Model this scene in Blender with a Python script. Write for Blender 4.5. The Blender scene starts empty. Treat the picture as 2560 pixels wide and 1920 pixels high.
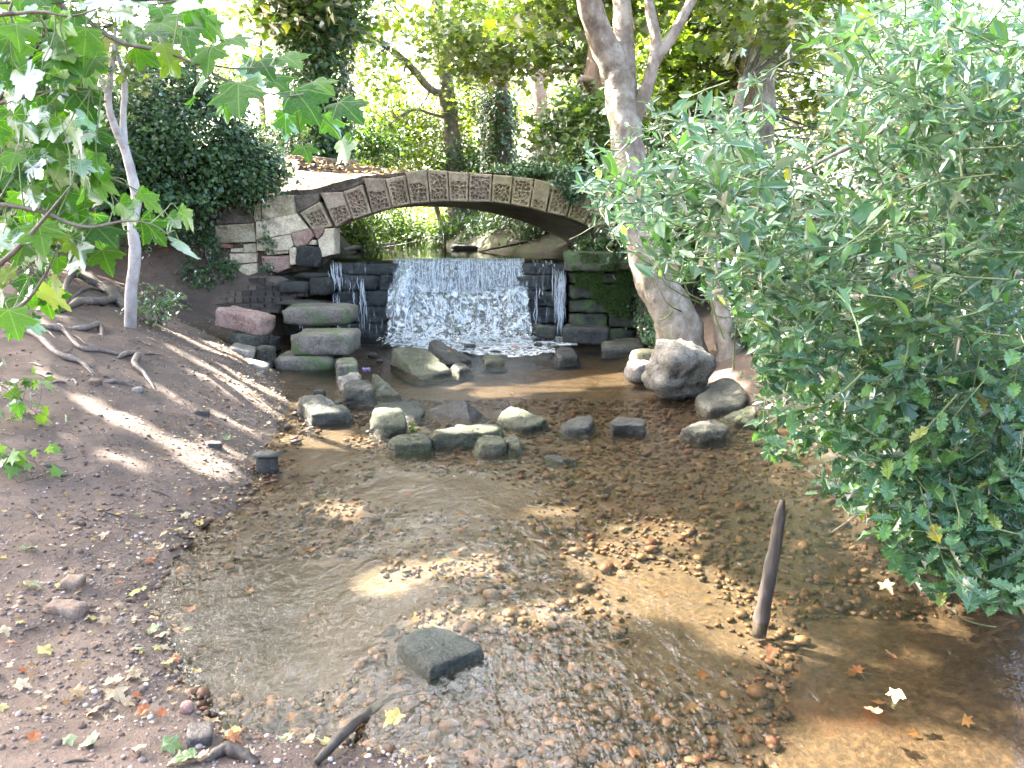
import bpy, bmesh, math, random
import numpy as np
from mathutils import Vector, Matrix, noise as mnoise

sc = bpy.context.scene
COL = sc.collection
rng = np.random.default_rng(7)
random.seed(7)

# ------------------------------------------------------------------ camera
PITCH, CAM_H, FPX = math.radians(11.2), 1.8, 1970.0     # photo is 2560 x 1920
cam = bpy.data.cameras.new('camera')
cam.sensor_width = 36.0
cam.lens = 36.0 * FPX / 2560.0
cam.clip_start, cam.clip_end = 0.05, 600
cam_ob = bpy.data.objects.new('camera', cam)
COL.objects.link(cam_ob)
cam_ob.location = (0, 0, CAM_H)
cam_ob.rotation_euler = (math.radians(90) - PITCH, 0, 0)
sc.camera = cam_ob

# ------------------------------------------------------------------ light
SUN = Vector((-0.75, 0.50, 0.80)).normalized()          # towards the sun: ahead and to the left
w = bpy.data.worlds.new('World')
sc.world = w
w.use_nodes = True
wn = w.node_tree
bg = wn.nodes['Background']
sky = wn.nodes.new('ShaderNodeTexSky')
sky.sky_type = 'NISHITA'
sky.sun_disc = False
sky.sun_elevation = math.asin(SUN.z)
sky.sun_rotation = math.atan2(SUN.x, SUN.y)
sky.air_density = 0.8
sky.dust_density = 7.0
sky.ozone_density = 0.6
wn.links.new(sky.outputs[0], bg.inputs[0])
bg.inputs[1].default_value = 0.15
sl = bpy.data.lights.new('sun', 'SUN')
sl.energy = 4.8
sl.angle = math.radians(0.55)
sl.color = (1.0, 0.95, 0.86)
so = bpy.data.objects.new('sun', sl)
COL.objects.link(so)
so.rotation_euler = SUN.to_track_quat('Z', 'Y').to_euler()
so.location = (-20, 15, 25)
sc.view_settings.view_transform = 'Standard'
sc.view_settings.look = 'None'
sc.view_settings.gamma = 1
sc.view_settings.exposure = 4.1
sc.view_settings.use_curve_mapping = False
sc.render.engine = 'CYCLES'
cy = sc.cycles
cy.use_denoising = True
cy.max_bounces = 8
cy.diffuse_bounces = 4
cy.glossy_bounces = 3
cy.transmission_bounces = 5
cy.transparent_max_bounces = 12
cy.caustics_reflective = False
cy.caustics_refractive = False
cy.sample_clamp_indirect = 6
cy.use_adaptive_sampling = True
cy.adaptive_threshold = 0.02

# ------------------------------------------------------------------ pixel helpers (photo pixels -> world)
def ray(u, v):
    r = (u - 1280) / FPX
    s = -(v - 960) / FPX
    return (r, math.cos(PITCH) + s * math.sin(PITCH), -math.sin(PITCH) + s * math.cos(PITCH))
def PZ(u, v, z=0.0):
    d = ray(u, v); t = (z - CAM_H) / d[2]
    return Vector((d[0]*t, d[1]*t, z))
def PY(u, v, y):
    d = ray(u, v); t = y / d[1]
    return Vector((d[0]*t, y, CAM_H + d[2]*t))
def PYa(u, v, y):
    u = np.asarray(u, float); v = np.asarray(v, float)
    r = (u - 1280) / FPX; s = -(v - 960) / FPX
    dy = math.cos(PITCH) + s*math.sin(PITCH); dz = -math.sin(PITCH) + s*math.cos(PITCH)
    t = y / dy
    return np.stack([r*t, dy*t, CAM_H + dz*t], -1)
def proj(p):
    p = np.asarray(p, float)
    y, z = p[..., 1], p[..., 2] - CAM_H
    fw = y*math.cos(PITCH) - z*math.sin(PITCH)
    up = y*math.sin(PITCH) + z*math.cos(PITCH)
    return np.stack([1280 + FPX*p[..., 0]/fw, 960 - FPX*up/fw], -1)
def in_poly(pts, poly):
    x, y = pts[:, 0], pts[:, 1]
    c = np.zeros(len(pts), bool)
    n = len(poly)
    for i in range(n):
        x1, y1 = poly[i]; x2, y2 = poly[(i+1) % n]
        if y1 == y2: continue
        k = ((y1 > y) != (y2 > y)) & (x < (x2-x1)*(y-y1)/(y2-y1) + x1)
        c ^= k
    return c

# ------------------------------------------------------------------ noise
def _h(ix, iy, iz):
    n = (ix*374761393 + iy*668265263 + iz*2147483647 + 144665) & 0xFFFFFFFF
    n = ((n ^ (n >> 13)) * 1274126177) & 0xFFFFFFFF
    n = n ^ (n >> 16)
    return (n & 0xFFFFFF) / float(0xFFFFFF)
def vnoise(p):
    p = np.asarray(p, float)
    i = np.floor(p).astype(np.int64); f = p - i
    f = f*f*(3-2*f)
    r = 0
    for dx in (0, 1):
        for dy in (0, 1):
            for dz in (0, 1):
                wgt = (f[..., 0] if dx else 1-f[..., 0])*(f[..., 1] if dy else 1-f[..., 1])*(f[..., 2] if dz else 1-f[..., 2])
                r = r + wgt*_h(i[..., 0]+dx, i[..., 1]+dy, i[..., 2]+dz)
    return r*2-1
def fbm(p, octv=4, gain=0.5):
    p = np.asarray(p, float)
    a, s, r = 1.0, 0.0, 0
    for k in range(octv):
        r = r + a*vnoise(p*(2.03**k) + 17.3*k); s += a; a *= gain
    return r/s
def sstep(a, b, x):
    t = np.clip((np.asarray(x, float)-a)/(b-a), 0, 1)
    return t*t*(3-2*t)

# ------------------------------------------------------------------ mesh helpers
def mesh_np(name, V, Fa, smooth=False, attrs=None, uv=None):
    """V (n,3); Fa (m,k) faces of equal size."""
    V = np.ascontiguousarray(V, np.float32); Fa = np.ascontiguousarray(Fa, np.int32)
    me = bpy.data.meshes.new(name)
    m, k = Fa.shape
    me.vertices.add(len(V)); me.vertices.foreach_set('co', V.ravel())
    me.loops.add(m*k); me.loops.foreach_set('vertex_index', Fa.ravel())
    me.polygons.add(m)
    me.polygons.foreach_set('loop_start', np.arange(m, dtype=np.int32)*k)
    me.polygons.foreach_set('use_smooth', np.full(m, smooth, bool))
    if attrs:
        for an, arr in attrs.items():
            at = me.attributes.new(an, 'FLOAT', 'POINT')
            at.data.foreach_set('value', np.ascontiguousarray(arr, np.float32))
    if uv is not None:
        ul = me.uv_layers.new(name='uv')
        ul.data.foreach_set('uv', np.ascontiguousarray(uv[Fa.ravel()], np.float32).ravel())
    me.update(calc_edges=True)
    return me
def mesh_pl(name, V, F, smooth=False):
    me = bpy.data.meshes.new(name)
    me.from_pydata([tuple(map(float, v)) for v in V], [], F)
    if smooth:
        me.polygons.foreach_set('use_smooth', np.full(len(me.polygons), True))
    me.update()
    return me
def link(name, me, mat=None, parent=None, origin=True):
    o = bpy.data.objects.new(name, me)
    COL.objects.link(o)
    if me is not None and mat is not None:
        if len(me.materials) == 0:
            for mm in (mat if isinstance(mat, (list, tuple)) else [mat]):
                me.materials.append(mm)
    if me is not None and origin:
        n = len(me.vertices)
        co = np.empty(n*3, np.float32); me.vertices.foreach_get('co', co); co = co.reshape(-1, 3)
        c = (co.min(0)+co.max(0))/2; c[2] = co[:, 2].min()
        co -= c; me.vertices.foreach_set('co', co.ravel()); me.update()
        o.location = Vector(c.tolist())
    if parent is not None:
        o.parent = parent
        if origin:
            o.location = Vector(o.location) - wloc(parent)
    return o
def wloc(o):
    v = Vector(o.location)
    while o.parent is not None:
        o = o.parent; v = v + Vector(o.location)
    return v
def empty(name, loc=(0, 0, 0)):
    o = bpy.data.objects.new(name, None)
    COL.objects.link(o); o.location = loc; o.empty_display_size = 0.1
    return o
def tag(o, label=None, cat=None, group=None, kind=None):
    if label: o['label'] = label
    if cat: o['category'] = cat
    if group: o['group'] = group
    if kind: o['kind'] = kind
    return o
def tube(pts, radii, seg=6, cap=True, wob=0.0, seed=0):
    pts = [Vector(p) for p in pts]; n = len(pts)
    if not hasattr(radii, '__len__'): radii = [radii]*n
    V, F = [], []
    up = Vector((0, 0, 1)) if abs((pts[1]-pts[0]).normalized().z) < 0.9 else Vector((1, 0, 0))
    for i in range(n):
        t = (pts[min(i+1, n-1)] - pts[max(i-1, 0)]).normalized()
        a = t.cross(up)
        if a.length < 1e-4: a = t.cross(Vector((0.3, 1, 0.1)))
        a.normalize(); b = t.cross(a).normalized()
        up = a.cross(t) * 1.0
        for k in range(seg):
            an = 2*math.pi*k/seg
            r = radii[i]
            if wob: r *= 1 + wob*mnoise.noise(Vector((math.cos(an)*1.3+seed, math.sin(an)*1.3, i*0.35)))
            V.append(pts[i] + a*math.cos(an)*r + b*math.sin(an)*r)
        if i:
            o = (i-1)*seg
            for k in range(seg):
                F.append((o+k, o+(k+1) % seg, o+seg+(k+1) % seg, o+seg+k))
    if cap:
        F.append(tuple(range(seg))[::-1]); F.append(tuple((n-1)*seg+k for k in range(seg)))
    return V, F
def join_geo(parts):
    V, F = [], []
    for v, f in parts:
        o = len(V); V.extend(v); F.extend([tuple(i+o for i in q) for q in f])
    return V, F
def spline(pts, n):
    """Catmull-Rom through points -> n points."""
    P = [Vector(p) for p in pts]
    P = [P[0]*2-P[1]] + P + [P[-1]*2-P[-2]]
    out = []
    m = len(P)-3
    for i in range(n):
        t = i/(n-1)*m; k = min(int(t), m-1); t -= k
        a, b, c, d = P[k:k+4]
        out.append(0.5*((2*b)+(c-a)*t+(2*a-5*b+4*c-d)*t*t+(3*b-a-3*c+d)*t**3))
    return out
def rlerp(r, n):
    return list(np.interp(np.linspace(0, 1, n), np.linspace(0, 1, len(r)), r))

# ------------------------------------------------------------------ material helpers
class M:
    def __init__(s, name):
        s.m = bpy.data.materials.new(name); s.m.use_nodes = True
        s.t = s.m.node_tree; s.t.nodes.clear()
        s.out = s.n('ShaderNodeOutputMaterial')
    def n(s, ty, **k):
        x = s.t.nodes.new(ty)
        for a, b in k.items(): setattr(x, a, b)
        return x
    def set(s, sock, val):
        if isinstance(val, bpy.types.NodeSocket): s.t.links.new(val, sock)
        elif val is not None:
            if sock.type == 'RGBA' and not hasattr(val, '__len__'): val = (val, val, val, 1)
            elif sock.type == 'RGBA' and len(val) == 3: val = (*val, 1)
            sock.default_value = val
    def math(s, op, a, b=None, c=None, clamp=False):
        x = s.n('ShaderNodeMath', operation=op, use_clamp=clamp)
        s.set(x.inputs[0], a)
        if b is not None: s.set(x.inputs[1], b)
        if c is not None: s.set(x.inputs[2], c)
        return x.outputs[0]
    def vmath(s, op, a, b=None):
        x = s.n('ShaderNodeVectorMath', operation=op)
        s.set(x.inputs[0], a)
        if b is not None: s.set(x.inputs[1], b)
        return x.outputs[0]
    def obj(s, rand=True):
        tc = s.n('ShaderNodeTexCoord').outputs['Object']
        if not rand: return tc
        r = s.n('ShaderNodeObjectInfo').outputs['Random']
        return s.vmath('ADD', tc, s.math('MULTIPLY', r, 57.0))
    def geo(s): return s.n('ShaderNodeNewGeometry')
    def noise(s, co, scale, detail=4, rough=0.55, dist=0.0, out='Fac'):
        x = s.n('ShaderNodeTexNoise')
        s.set(x.inputs['Vector'], co); x.inputs['Scale'].default_value = scale
        x.inputs['Detail'].default_value = detail; x.inputs['Roughness'].default_value = rough
        x.inputs['Distortion'].default_value = dist
        return x.outputs[out]
    def voro(s, co, scale, feat='F1', out='Distance', rand=1.0):
        x = s.n('ShaderNodeTexVoronoi', feature=feat)
        s.set(x.inputs['Vector'], co); x.inputs['Scale'].default_value = scale
        x.inputs['Randomness'].default_value = rand
        return x.outputs[out]
    def ramp(s, f, stops, interp='LINEAR'):
        x = s.n('ShaderNodeValToRGB'); s.set(x.inputs[0], f)
        cr = x.color_ramp; cr.interpolation = interp
        while len(cr.elements) < len(stops): cr.elements.new(0.5)
        for e, (p, c) in zip(cr.elements, stops):
            e.position = p; e.color = (*c, 1) if hasattr(c, '__len__') else (c, c, c, 1)
        return x.outputs[0]
    def mapr(s, f, a, b, c=0.0, d=1.0):
        x = s.n('ShaderNodeMapRange', interpolation_type='SMOOTHSTEP')
        s.set(x.inputs[0], f)
        for i, q in enumerate((a, b, c, d)): x.inputs[1+i].default_value = q
        return x.outputs[0]
    def mix(s, f, a, b, mode='MIX'):
        x = s.n('ShaderNodeMix', data_type='RGBA', blend_type=mode)
        s.set(x.inputs[0], f); s.set(x.inputs[6], a); s.set(x.inputs[7], b)
        return x.outputs[2]
    def mapping(s, co, scale=(1, 1, 1), rot=(0, 0, 0)):
        x = s.n('ShaderNodeMapping'); s.set(x.inputs[0], co)
        x.inputs['Scale'].default_value = scale; x.inputs['Rotation'].default_value = rot
        return x.outputs[0]
    def bump(s, h, strength=0.5, dist=0.02, nrm=None):
        x = s.n('ShaderNodeBump'); x.inputs['Strength'].default_value = strength
        x.inputs['Distance'].default_value = dist; s.set(x.inputs['Height'], h)
        if nrm is not None: s.set(x.inputs['Normal'], nrm)
        return x.outputs[0]
    def pbr(s, col, rough=0.8, nrm=None, spec=0.3):
        x = s.n('ShaderNodeBsdfPrincipled')
        s.set(x.inputs['Base Color'], col); s.set(x.inputs['Roughness'], rough)
        x.inputs['Specular IOR Level'].default_value = spec
        if nrm is not None: s.set(x.inputs['Normal'], nrm)
        return x.outputs[0]
    def mixs(s, f, a, b):
        x = s.n('ShaderNodeMixShader'); s.set(x.inputs[0], f); s.set(x.inputs[1], a); s.set(x.inputs[2], b)
        return x.outputs[0]
    def done(s, sh):
        s.t.links.new(sh, s.out.inputs[0]); return s.m

def stone_mat(name, cols, lichen=(0.35, 0.36, 0.30), lich_amt=0.35, moss=None, moss_lo=0.55, rough=0.85, wet=False, bs=0.6, scale=1.0, spec=0.25):
    m = M(name); co = m.obj()
    n1 = m.noise(co, 2.2*scale, 6, 0.65)
    n2 = m.noise(co, 9*scale, 6, 0.7)
    col = m.ramp(n1, [(0.34, cols[0]), (0.5, cols[1]), (0.64, cols[2])])
    col = m.mix(m.math('MULTIPLY', m.mapr(n2, 0.42, 0.66), 0.7), col, m.mix(0.5, col, (0.02, 0.018, 0.015), 'MULTIPLY'))
    sp = m.noise(co, 38*scale, 3, 0.7)
    col = m.mix(m.math('MULTIPLY', m.mapr(sp, 0.48, 0.66), 0.55), col, tuple(min(1, c*1.15) for c in cols[2]))
    sp2 = m.noise(m.vmath('ADD', co, (9.1, 2.2, 4.4)), 26*scale, 5, 0.75)
    col = m.mix(m.math('MULTIPLY', m.mapr(sp2, 0.52, 0.64), 0.55), col, tuple(c*.45 for c in cols[0]))
    lf = m.math('MULTIPLY', m.mapr(m.noise(co, 5.5*scale, 7, 0.75), 0.56, 0.66), lich_amt)
    col = m.mix(lf, col, lichen)
    rg = rough
    if moss:
        mf = m.mapr(m.noise(m.vmath('ADD', co, (3.1, 7.7, 1.3)), 3.0*scale, 7, 0.7), moss_lo, moss_lo+0.12)
        mc = m.mix(m.noise(co, 60, 3), moss, tuple(c*2.0 for c in moss))
        col = m.mix(m.math('MULTIPLY', mf, 0.85), col, mc)
    if wet:
        z = m.n('ShaderNodeSeparateXYZ'); m.set(z.inputs[0], m.geo().outputs['Position'])
        wl_ = m.mapr(m.math('ADD', z.outputs[2], m.math('MULTIPLY', n2, -0.08)), -0.035, 0.05, 1.0, 0.0)
        col = m.mix(m.math('MULTIPLY', wl_, 0.7), col, m.mix(1.0, col, (0.32, 0.30, 0.27), 'MULTIPLY'))
        rg = m.mapr(wl_, 0, 1, rough, 0.25)
    h = m.math('ADD', m.math('MULTIPLY', m.noise(co, 14*scale, 8, 0.72), 1.0), m.math('MULTIPLY', sp, 0.35))
    return m.done(m.pbr(col, rg, m.bump(h, bs, 0.03), spec))

def leaf_mat(name, cols, trans, tmix=0.45, rough=0.35, spec=0.5, spots=None, veins=None, back=None):
    """cols: ramp stops of (pos, rgb); trans: multiplier rgb for transmitted light."""
    m = M(name)
    at = m.n('ShaderNodeAttribute', attribute_name='rnd').outputs['Fac']
    rr = m.math('FRACT', m.math('ADD', at, m.n('ShaderNodeObjectInfo').outputs['Random']))
    col = m.ramp(rr, cols)
    co = m.obj()
    col = m.mix(m.math('MULTIPLY', m.noise(co, 22, 3), 0.45), col, m.mix(1.0, col, (0.55, 0.6, 0.5), 'MULTIPLY'))
    if veins:
        uvn = m.n('ShaderNodeUVMap', uv_map='uv').outputs[0]
        sx = m.n('ShaderNodeSeparateXYZ'); m.set(sx.inputs[0], uvn)
        acc = None
        for ang in (0, 47, -47, 88, -88):
            a = math.radians(ang)
            along = m.math('ADD', m.math('MULTIPLY', sx.outputs[0], math.sin(a)), m.math('MULTIPLY', sx.outputs[1], math.cos(a)))
            perp = m.math('ABSOLUTE', m.math('SUBTRACT', m.math('MULTIPLY', sx.outputs[0], math.cos(a)), m.math('MULTIPLY', sx.outputs[1], math.sin(a))))
            k = m.math('MULTIPLY', m.mapr(perp, 0.004, 0.020, 1, 0), m.math('GREATER_THAN', along, 0.0))
            acc = k if acc is None else m.math('MAXIMUM', acc, k)
        col = m.mix(m.math('MULTIPLY', acc, 0.65), col, veins)
        col = m.mix(m.math('MULTIPLY', m.mapr(m.voro(uvn, 9, 'DISTANCE_TO_EDGE'), 0.0, 0.06, 1, 0), 0.25), col, veins)
        if spots:
            sd = m.voro(m.vmath('ADD', uvn, m.obj()), 5.0)
            sn = m.noise(m.vmath('ADD', uvn, m.obj()), 1.2, 2)
            sf = m.math('MULTIPLY', m.mapr(sd, 0.12, 0.17, 1, 0), m.mapr(sn, 0.45, 0.55))
            col = m.mix(sf, col, spots)
    tcol = m.mix(1.0, col, trans, 'MULTIPLY')
    d = m.n('ShaderNodeBsdfDiffuse'); m.set(d.inputs[0], col)
    t = m.n('ShaderNodeBsdfTranslucent'); m.set(t.inputs[0], tcol)
    g = m.n('ShaderNodeBsdfGlossy'); g.inputs['Roughness'].default_value = rough
    g.inputs[0].default_value = (0.9, 0.95, 1.0, 1)
    s1 = m.mixs(tmix, d.outputs[0], t.outputs[0])
    fr = m.n('ShaderNodeFresnel'); fr.inputs[0].default_value = 1.45
    f = m.math('MULTIPLY', fr.outputs[0], spec)
    return m.done(m.mixs(f, s1, g.outputs[0]))

def bark_mat(name, c0, c1, c2, vs=(6, 6, 1.2), moss=None, bs=0.7, plates=True):
    m = M(name); co = m.obj()
    st = m.mapping(co, vs)
    n1 = m.noise(st, 2.0, 7, 0.7); n2 = m.noise(co, 3.0, 5, 0.6)
    col = m.ramp(n1, [(0.3, c0), (0.5, c1), (0.7, c2)])
    col = m.mix(m.math('MULTIPLY', m.mapr(n2, 0.5, 0.65), 0.6), col, c2)
    col = m.mix(m.math('MULTIPLY', m.mapr(m.noise(co, 7, 6, 0.75), 0.58, 0.68), 0.5), col, c0)
    if moss:
        col = m.mix(m.math('MULTIPLY', m.mapr(m.noise(co, 1.6, 6, 0.7), 0.52, 0.62), 0.7), col, moss)
    h = m.math('ADD', n1, m.math('MULTIPLY', m.noise(st, 7, 5, 0.7), 0.5))
    return m.done(m.pbr(col, 0.85, m.bump(h, bs, 0.04), 0.2))

# ================================================================== MATERIALS
SAND = ((0.16, 0.125, 0.095), (0.26, 0.215, 0.165), (0.36, 0.31, 0.25))
m_vous = stone_mat('carved_sandstone', ((0.201, 0.154, 0.103), (0.319, 0.253, 0.171), (0.425, 0.347, 0.235)), lichen=(0.40, 0.38, 0.28), lich_amt=0.45, bs=0.5, scale=1.3)
m_vous_pink = stone_mat('carved_pink_sandstone', ((0.212, 0.154, 0.108), (0.319, 0.242, 0.171), (0.413, 0.325, 0.235)), lichen=(0.38, 0.36, 0.29), lich_amt=0.3, bs=0.5, scale=1.3)
m_vous_ochre = stone_mat('ochre_sandstone', ((0.201, 0.154, 0.083), (0.295, 0.237, 0.127), (0.425, 0.363, 0.225)), lichen=(0.43, 0.41, 0.32), lich_amt=0.5, bs=0.5, scale=1.3)
m_ashlar = stone_mat('pale_sandstone', ((0.362, 0.283, 0.191), (0.593, 0.481, 0.337), (0.758, 0.641, 0.463)), lichen=(0.27, 0.29, 0.19), lich_amt=0.5, bs=0.5)
m_ashlar_red = stone_mat('reddish_sandstone', ((0.204, 0.121, 0.094), (0.312, 0.196, 0.154), (0.432, 0.299, 0.242)), lichen=(0.34, 0.32, 0.26), lich_amt=0.3, bs=0.5)
m_ashlar_green = stone_mat('algae_sandstone', ((0.210, 0.173, 0.108), (0.360, 0.304, 0.190), (0.540, 0.456, 0.329)), lichen=(0.16, 0.19, 0.10), lich_amt=0.6, bs=0.5)
m_block = stone_mat('weathered_block', ((0.085, 0.072, 0.060), (0.145, 0.123, 0.102), (0.212, 0.183, 0.157)), lichen=(0.25, 0.28, 0.20), lich_amt=0.55, moss=(0.060, 0.085, 0.034), moss_lo=0.48, bs=0.9)
m_rock = stone_mat('stream_rock', ((0.035, 0.035, 0.028), (0.064, 0.064, 0.049), (0.109, 0.105, 0.086)), lichen=(0.24, 0.24, 0.20), lich_amt=0.4, moss=(0.048, 0.060, 0.026), moss_lo=0.60, wet=True, bs=0.9, scale=1.6)
m_rock_green = stone_mat('mossy_rock', ((0.033, 0.035, 0.023), (0.059, 0.062, 0.038), (0.100, 0.100, 0.069)), lichen=(0.22, 0.24, 0.17), lich_amt=0.4, moss=(0.055, 0.070, 0.024), moss_lo=0.54, wet=True, bs=0.9, scale=1.6)
m_rock_pale = stone_mat('pale_rock', ((0.122, 0.104, 0.086), (0.187, 0.166, 0.140), (0.274, 0.248, 0.216)), lichen=(0.36, 0.34, 0.20), lich_amt=0.5, wet=True, bs=0.8, scale=1.5)
m_rock_yel = stone_mat('lichen_rock', ((0.20, 0.17, 0.10), (0.30, 0.27, 0.16), (0.42, 0.38, 0.28)), lichen=(0.42, 0.40, 0.16), lich_amt=0.6, wet=True, bs=0.8, scale=1.5)
m_rock_dark = stone_mat('wet_rock', ((0.017, 0.018, 0.017), (0.034, 0.035, 0.032), (0.068, 0.068, 0.060)), lich_amt=0.15, moss=(0.025, 0.04, 0.015), moss_lo=0.58, wet=True, rough=0.7, bs=1.0, scale=2.0, spec=0.3)
m_slate = stone_mat('green_slab', ((0.028, 0.036, 0.029), (0.048, 0.058, 0.048), (0.080, 0.092, 0.076)), lichen=(0.14, 0.14, 0.10), lich_amt=0.3, wet=True, rough=0.65, bs=1.0, scale=2.2)
m_congl = stone_mat('conglomerate', ((0.104, 0.092, 0.068), (0.198, 0.179, 0.146), (0.343, 0.317, 0.273)), lichen=(0.36, 0.35, 0.31), lich_amt=0.5, moss=(0.07, 0.075, 0.03), moss_lo=0.56, wet=True, bs=1.4, scale=2.4)
m_weir = stone_mat('wet_weir_stone', ((0.012, 0.013, 0.014), (0.028, 0.029, 0.030), (0.06, 0.06, 0.058)), lich_amt=0.1, moss=(0.02, 0.03, 0.012), moss_lo=0.62, rough=0.38, bs=1.3, scale=2.0, spec=0.6)
m_pier = stone_mat('mossy_pier_stone', ((0.014, 0.015, 0.012), (0.035, 0.036, 0.028), (0.08, 0.08, 0.06)), lich_amt=0.15, moss=(0.045, 0.085, 0.018), moss_lo=0.5, rough=0.6, bs=1.3, scale=1.6, spec=0.4)
m_cap = stone_mat('mossy_cap_stone', ((0.07, 0.07, 0.05), (0.13, 0.125, 0.09), (0.21, 0.20, 0.15)), lich_amt=0.4, moss=(0.05, 0.085, 0.03), moss_lo=0.46, bs=1.0)
m_brick = stone_mat('old_brick', ((0.10, 0.065, 0.05), (0.17, 0.115, 0.085), (0.24, 0.19, 0.14)), lichen=(0.25, 0.24, 0.15), lich_amt=0.5, bs=0.6, scale=3)
m_brick_wet = stone_mat('wet_brick', ((0.025, 0.02, 0.018), (0.05, 0.04, 0.034), (0.10, 0.08, 0.065)), lich_amt=0.2, rough=0.45, bs=0.7, scale=3, spec=0.5)
m_brick_red = stone_mat('red_brick', ((0.24, 0.10, 0.065), (0.33, 0.15, 0.10), (0.42, 0.26, 0.20)), lich_amt=0.15, bs=0.5, scale=3)
m_rubble = stone_mat('earth_core', ((0.07, 0.055, 0.042), (0.12, 0.095, 0.075), (0.20, 0.16, 0.13)), lich_amt=0.2, bs=1.2)
m_coping = stone_mat('pink_coping', ((0.20, 0.145, 0.115), (0.30, 0.225, 0.185), (0.38, 0.30, 0.25)), lich_amt=0.25, bs=0.5)

def soffit_mat():
    m = M('rendered_soffit'); co = m.obj()
    st = m.mapping(co, (1, 0.35, 1))
    n = m.noise(st, 1.6, 6, 0.65)
    col = m.ramp(n, [(0.3, (0.13, 0.11, 0.09)), (0.5, (0.25, 0.235, 0.195)), (0.7, (0.38, 0.37, 0.31))])
    col = m.mix(m.math('MULTIPLY', m.mapr(m.noise(st, 5, 6, 0.7), 0.5, 0.65), 0.5), col, (0.16, 0.18, 0.10))
    return m.done(m.pbr(col, 0.8, m.bump(m.noise(co, 18, 6, 0.7), 0.4, 0.02)))
m_soffit = soffit_mat()

def soil_mat():
    m = M('bank_soil'); co = m.obj(False)
    n1 = m.noise(co, 0.9, 7, 0.65); n2 = m.noise(co, 6, 8, 0.7); n3 = m.noise(co, 45, 4, 0.7)
    col = m.ramp(n1, [(0.32, (0.064, 0.047, 0.037)), (0.5, (0.120, 0.087, 0.066)), (0.68, (0.182, 0.132, 0.101))])
    col = m.mix(m.math('MULTIPLY', m.mapr(n2, 0.4, 0.7), 0.7), col, (0.075, 0.06, 0.05))
    # crumbs and grit
    v = m.voro(co, 70); vc = m.voro(co, 70, out='Color')
    g = m.n('ShaderNodeSeparateColor'); m.set(g.inputs[0], vc)
    grit = m.math('MULTIPLY', m.mapr(v, 0.10, 0.22, 1, 0), m.mapr(g.outputs[0], 0.62, 0.68))
    gc = m.ramp(g.outputs[1], [(0.0, (0.10, 0.08, 0.065)), (0.5, (0.22, 0.185, 0.16)), (1.0, (0.45, 0.41, 0.37))])
    col = m.mix(grit, col, gc)
    # damp dark margin by the water line
    z = m.n('ShaderNodeSeparateXYZ'); m.set(z.inputs[0], m.geo().outputs['Position'])
    wet = m.mapr(m.math('ADD', z.outputs[2], m.math('MULTIPLY', n2, -0.08)), -0.03, 0.07, 1, 0)
    col = m.mix(m.math('MULTIPLY', wet, 0.55), col, (0.035, 0.028, 0.023))
    h = m.math('ADD', m.math('ADD', n2, m.math('MULTIPLY', n3, 0.4)), m.math('MULTIPLY', grit, 0.5))
    rg = m.mapr(wet, 0, 1, 0.92, 0.5)
    return m.done(m.pbr(col, rg, m.bump(h, 0.8, 0.03), 0.2))
m_soil = soil_mat()

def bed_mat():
    m = M('stream_bed'); co = m.obj(False)
    n1 = m.noise(co, 1.1, 6, 0.6); n2 = m.noise(co, 7, 6, 0.7)
    sand = m.ramp(n2, [(0.3, (0.0296, 0.0139, 0.0059)), (0.55, (0.0552, 0.0259, 0.0109)), (0.75, (0.0829, 0.0403, 0.0173))])
    n4 = m.noise(co, 30, 6, 0.75)
    peb = m.ramp(n4, [(0.3, (0.010, 0.007, 0.004)), (0.48, (0.032, 0.021, 0.012)), (0.6, (0.060, 0.040, 0.022)), (0.75, (0.12, 0.085, 0.05))])
    col = m.mix(m.mapr(n1, 0.55, 0.66), peb, sand)
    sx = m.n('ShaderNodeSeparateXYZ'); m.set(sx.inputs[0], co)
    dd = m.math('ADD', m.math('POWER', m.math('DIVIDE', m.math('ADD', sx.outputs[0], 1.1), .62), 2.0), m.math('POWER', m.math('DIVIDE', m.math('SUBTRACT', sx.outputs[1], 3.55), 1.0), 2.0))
    col = m.mix(m.mapr(m.math('ADD', dd, m.math('MULTIPLY', n2, .8)), .7, 1.6, .9, 0), col, m.mix(n2, (0.0097, 0.0074, 0.0023), (0.0242, 0.0190, 0.0054)))  # silt patch darkened olive to imitate the shaded, reflecting near-left pool
    h = m.math('ADD', n4, n2)
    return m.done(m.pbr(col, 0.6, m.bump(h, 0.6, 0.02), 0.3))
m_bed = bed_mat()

def litter_mat():
    m = M('woodland_floor'); co = m.obj(False)
    n1 = m.noise(co, 0.8, 6, 0.65); n2 = m.noise(co, 9, 7, 0.7)
    col = m.ramp(n1, [(0.35, (0.10, 0.072, 0.055)), (0.5, (0.175, 0.125, 0.10)), (0.65, (0.22, 0.165, 0.13))])
    vc = m.voro(co, 26, out='Color'); g = m.n('ShaderNodeSeparateColor'); m.set(g.inputs[0], vc)
    lf = m.ramp(g.outputs[1], [(0, (0.20, 0.12, 0.07)), (0.5, (0.33, 0.24, 0.15)), (1, (0.42, 0.36, 0.27))])
    col = m.mix(m.math('MULTIPLY', m.mapr(g.outputs[0], 0.6, 0.7), 0.6), col, lf)
    col = m.mix(m.math('MULTIPLY', m.mapr(n2, 0.5, 0.7), 0.5), col, (0.07, 0.055, 0.04))
    return m.done(m.pbr(col, 0.9, m.bump(n2, 0.7, 0.04), 0.15))
m_litter = litter_mat()
m_mud = stone_mat('dark_mud', ((.022, .018, .013), (.040, .033, .024), (.060, .050, .036)), lich_amt=0.2, moss=(.030, .042, .012), moss_lo=.45, bs=1.2)

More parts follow.
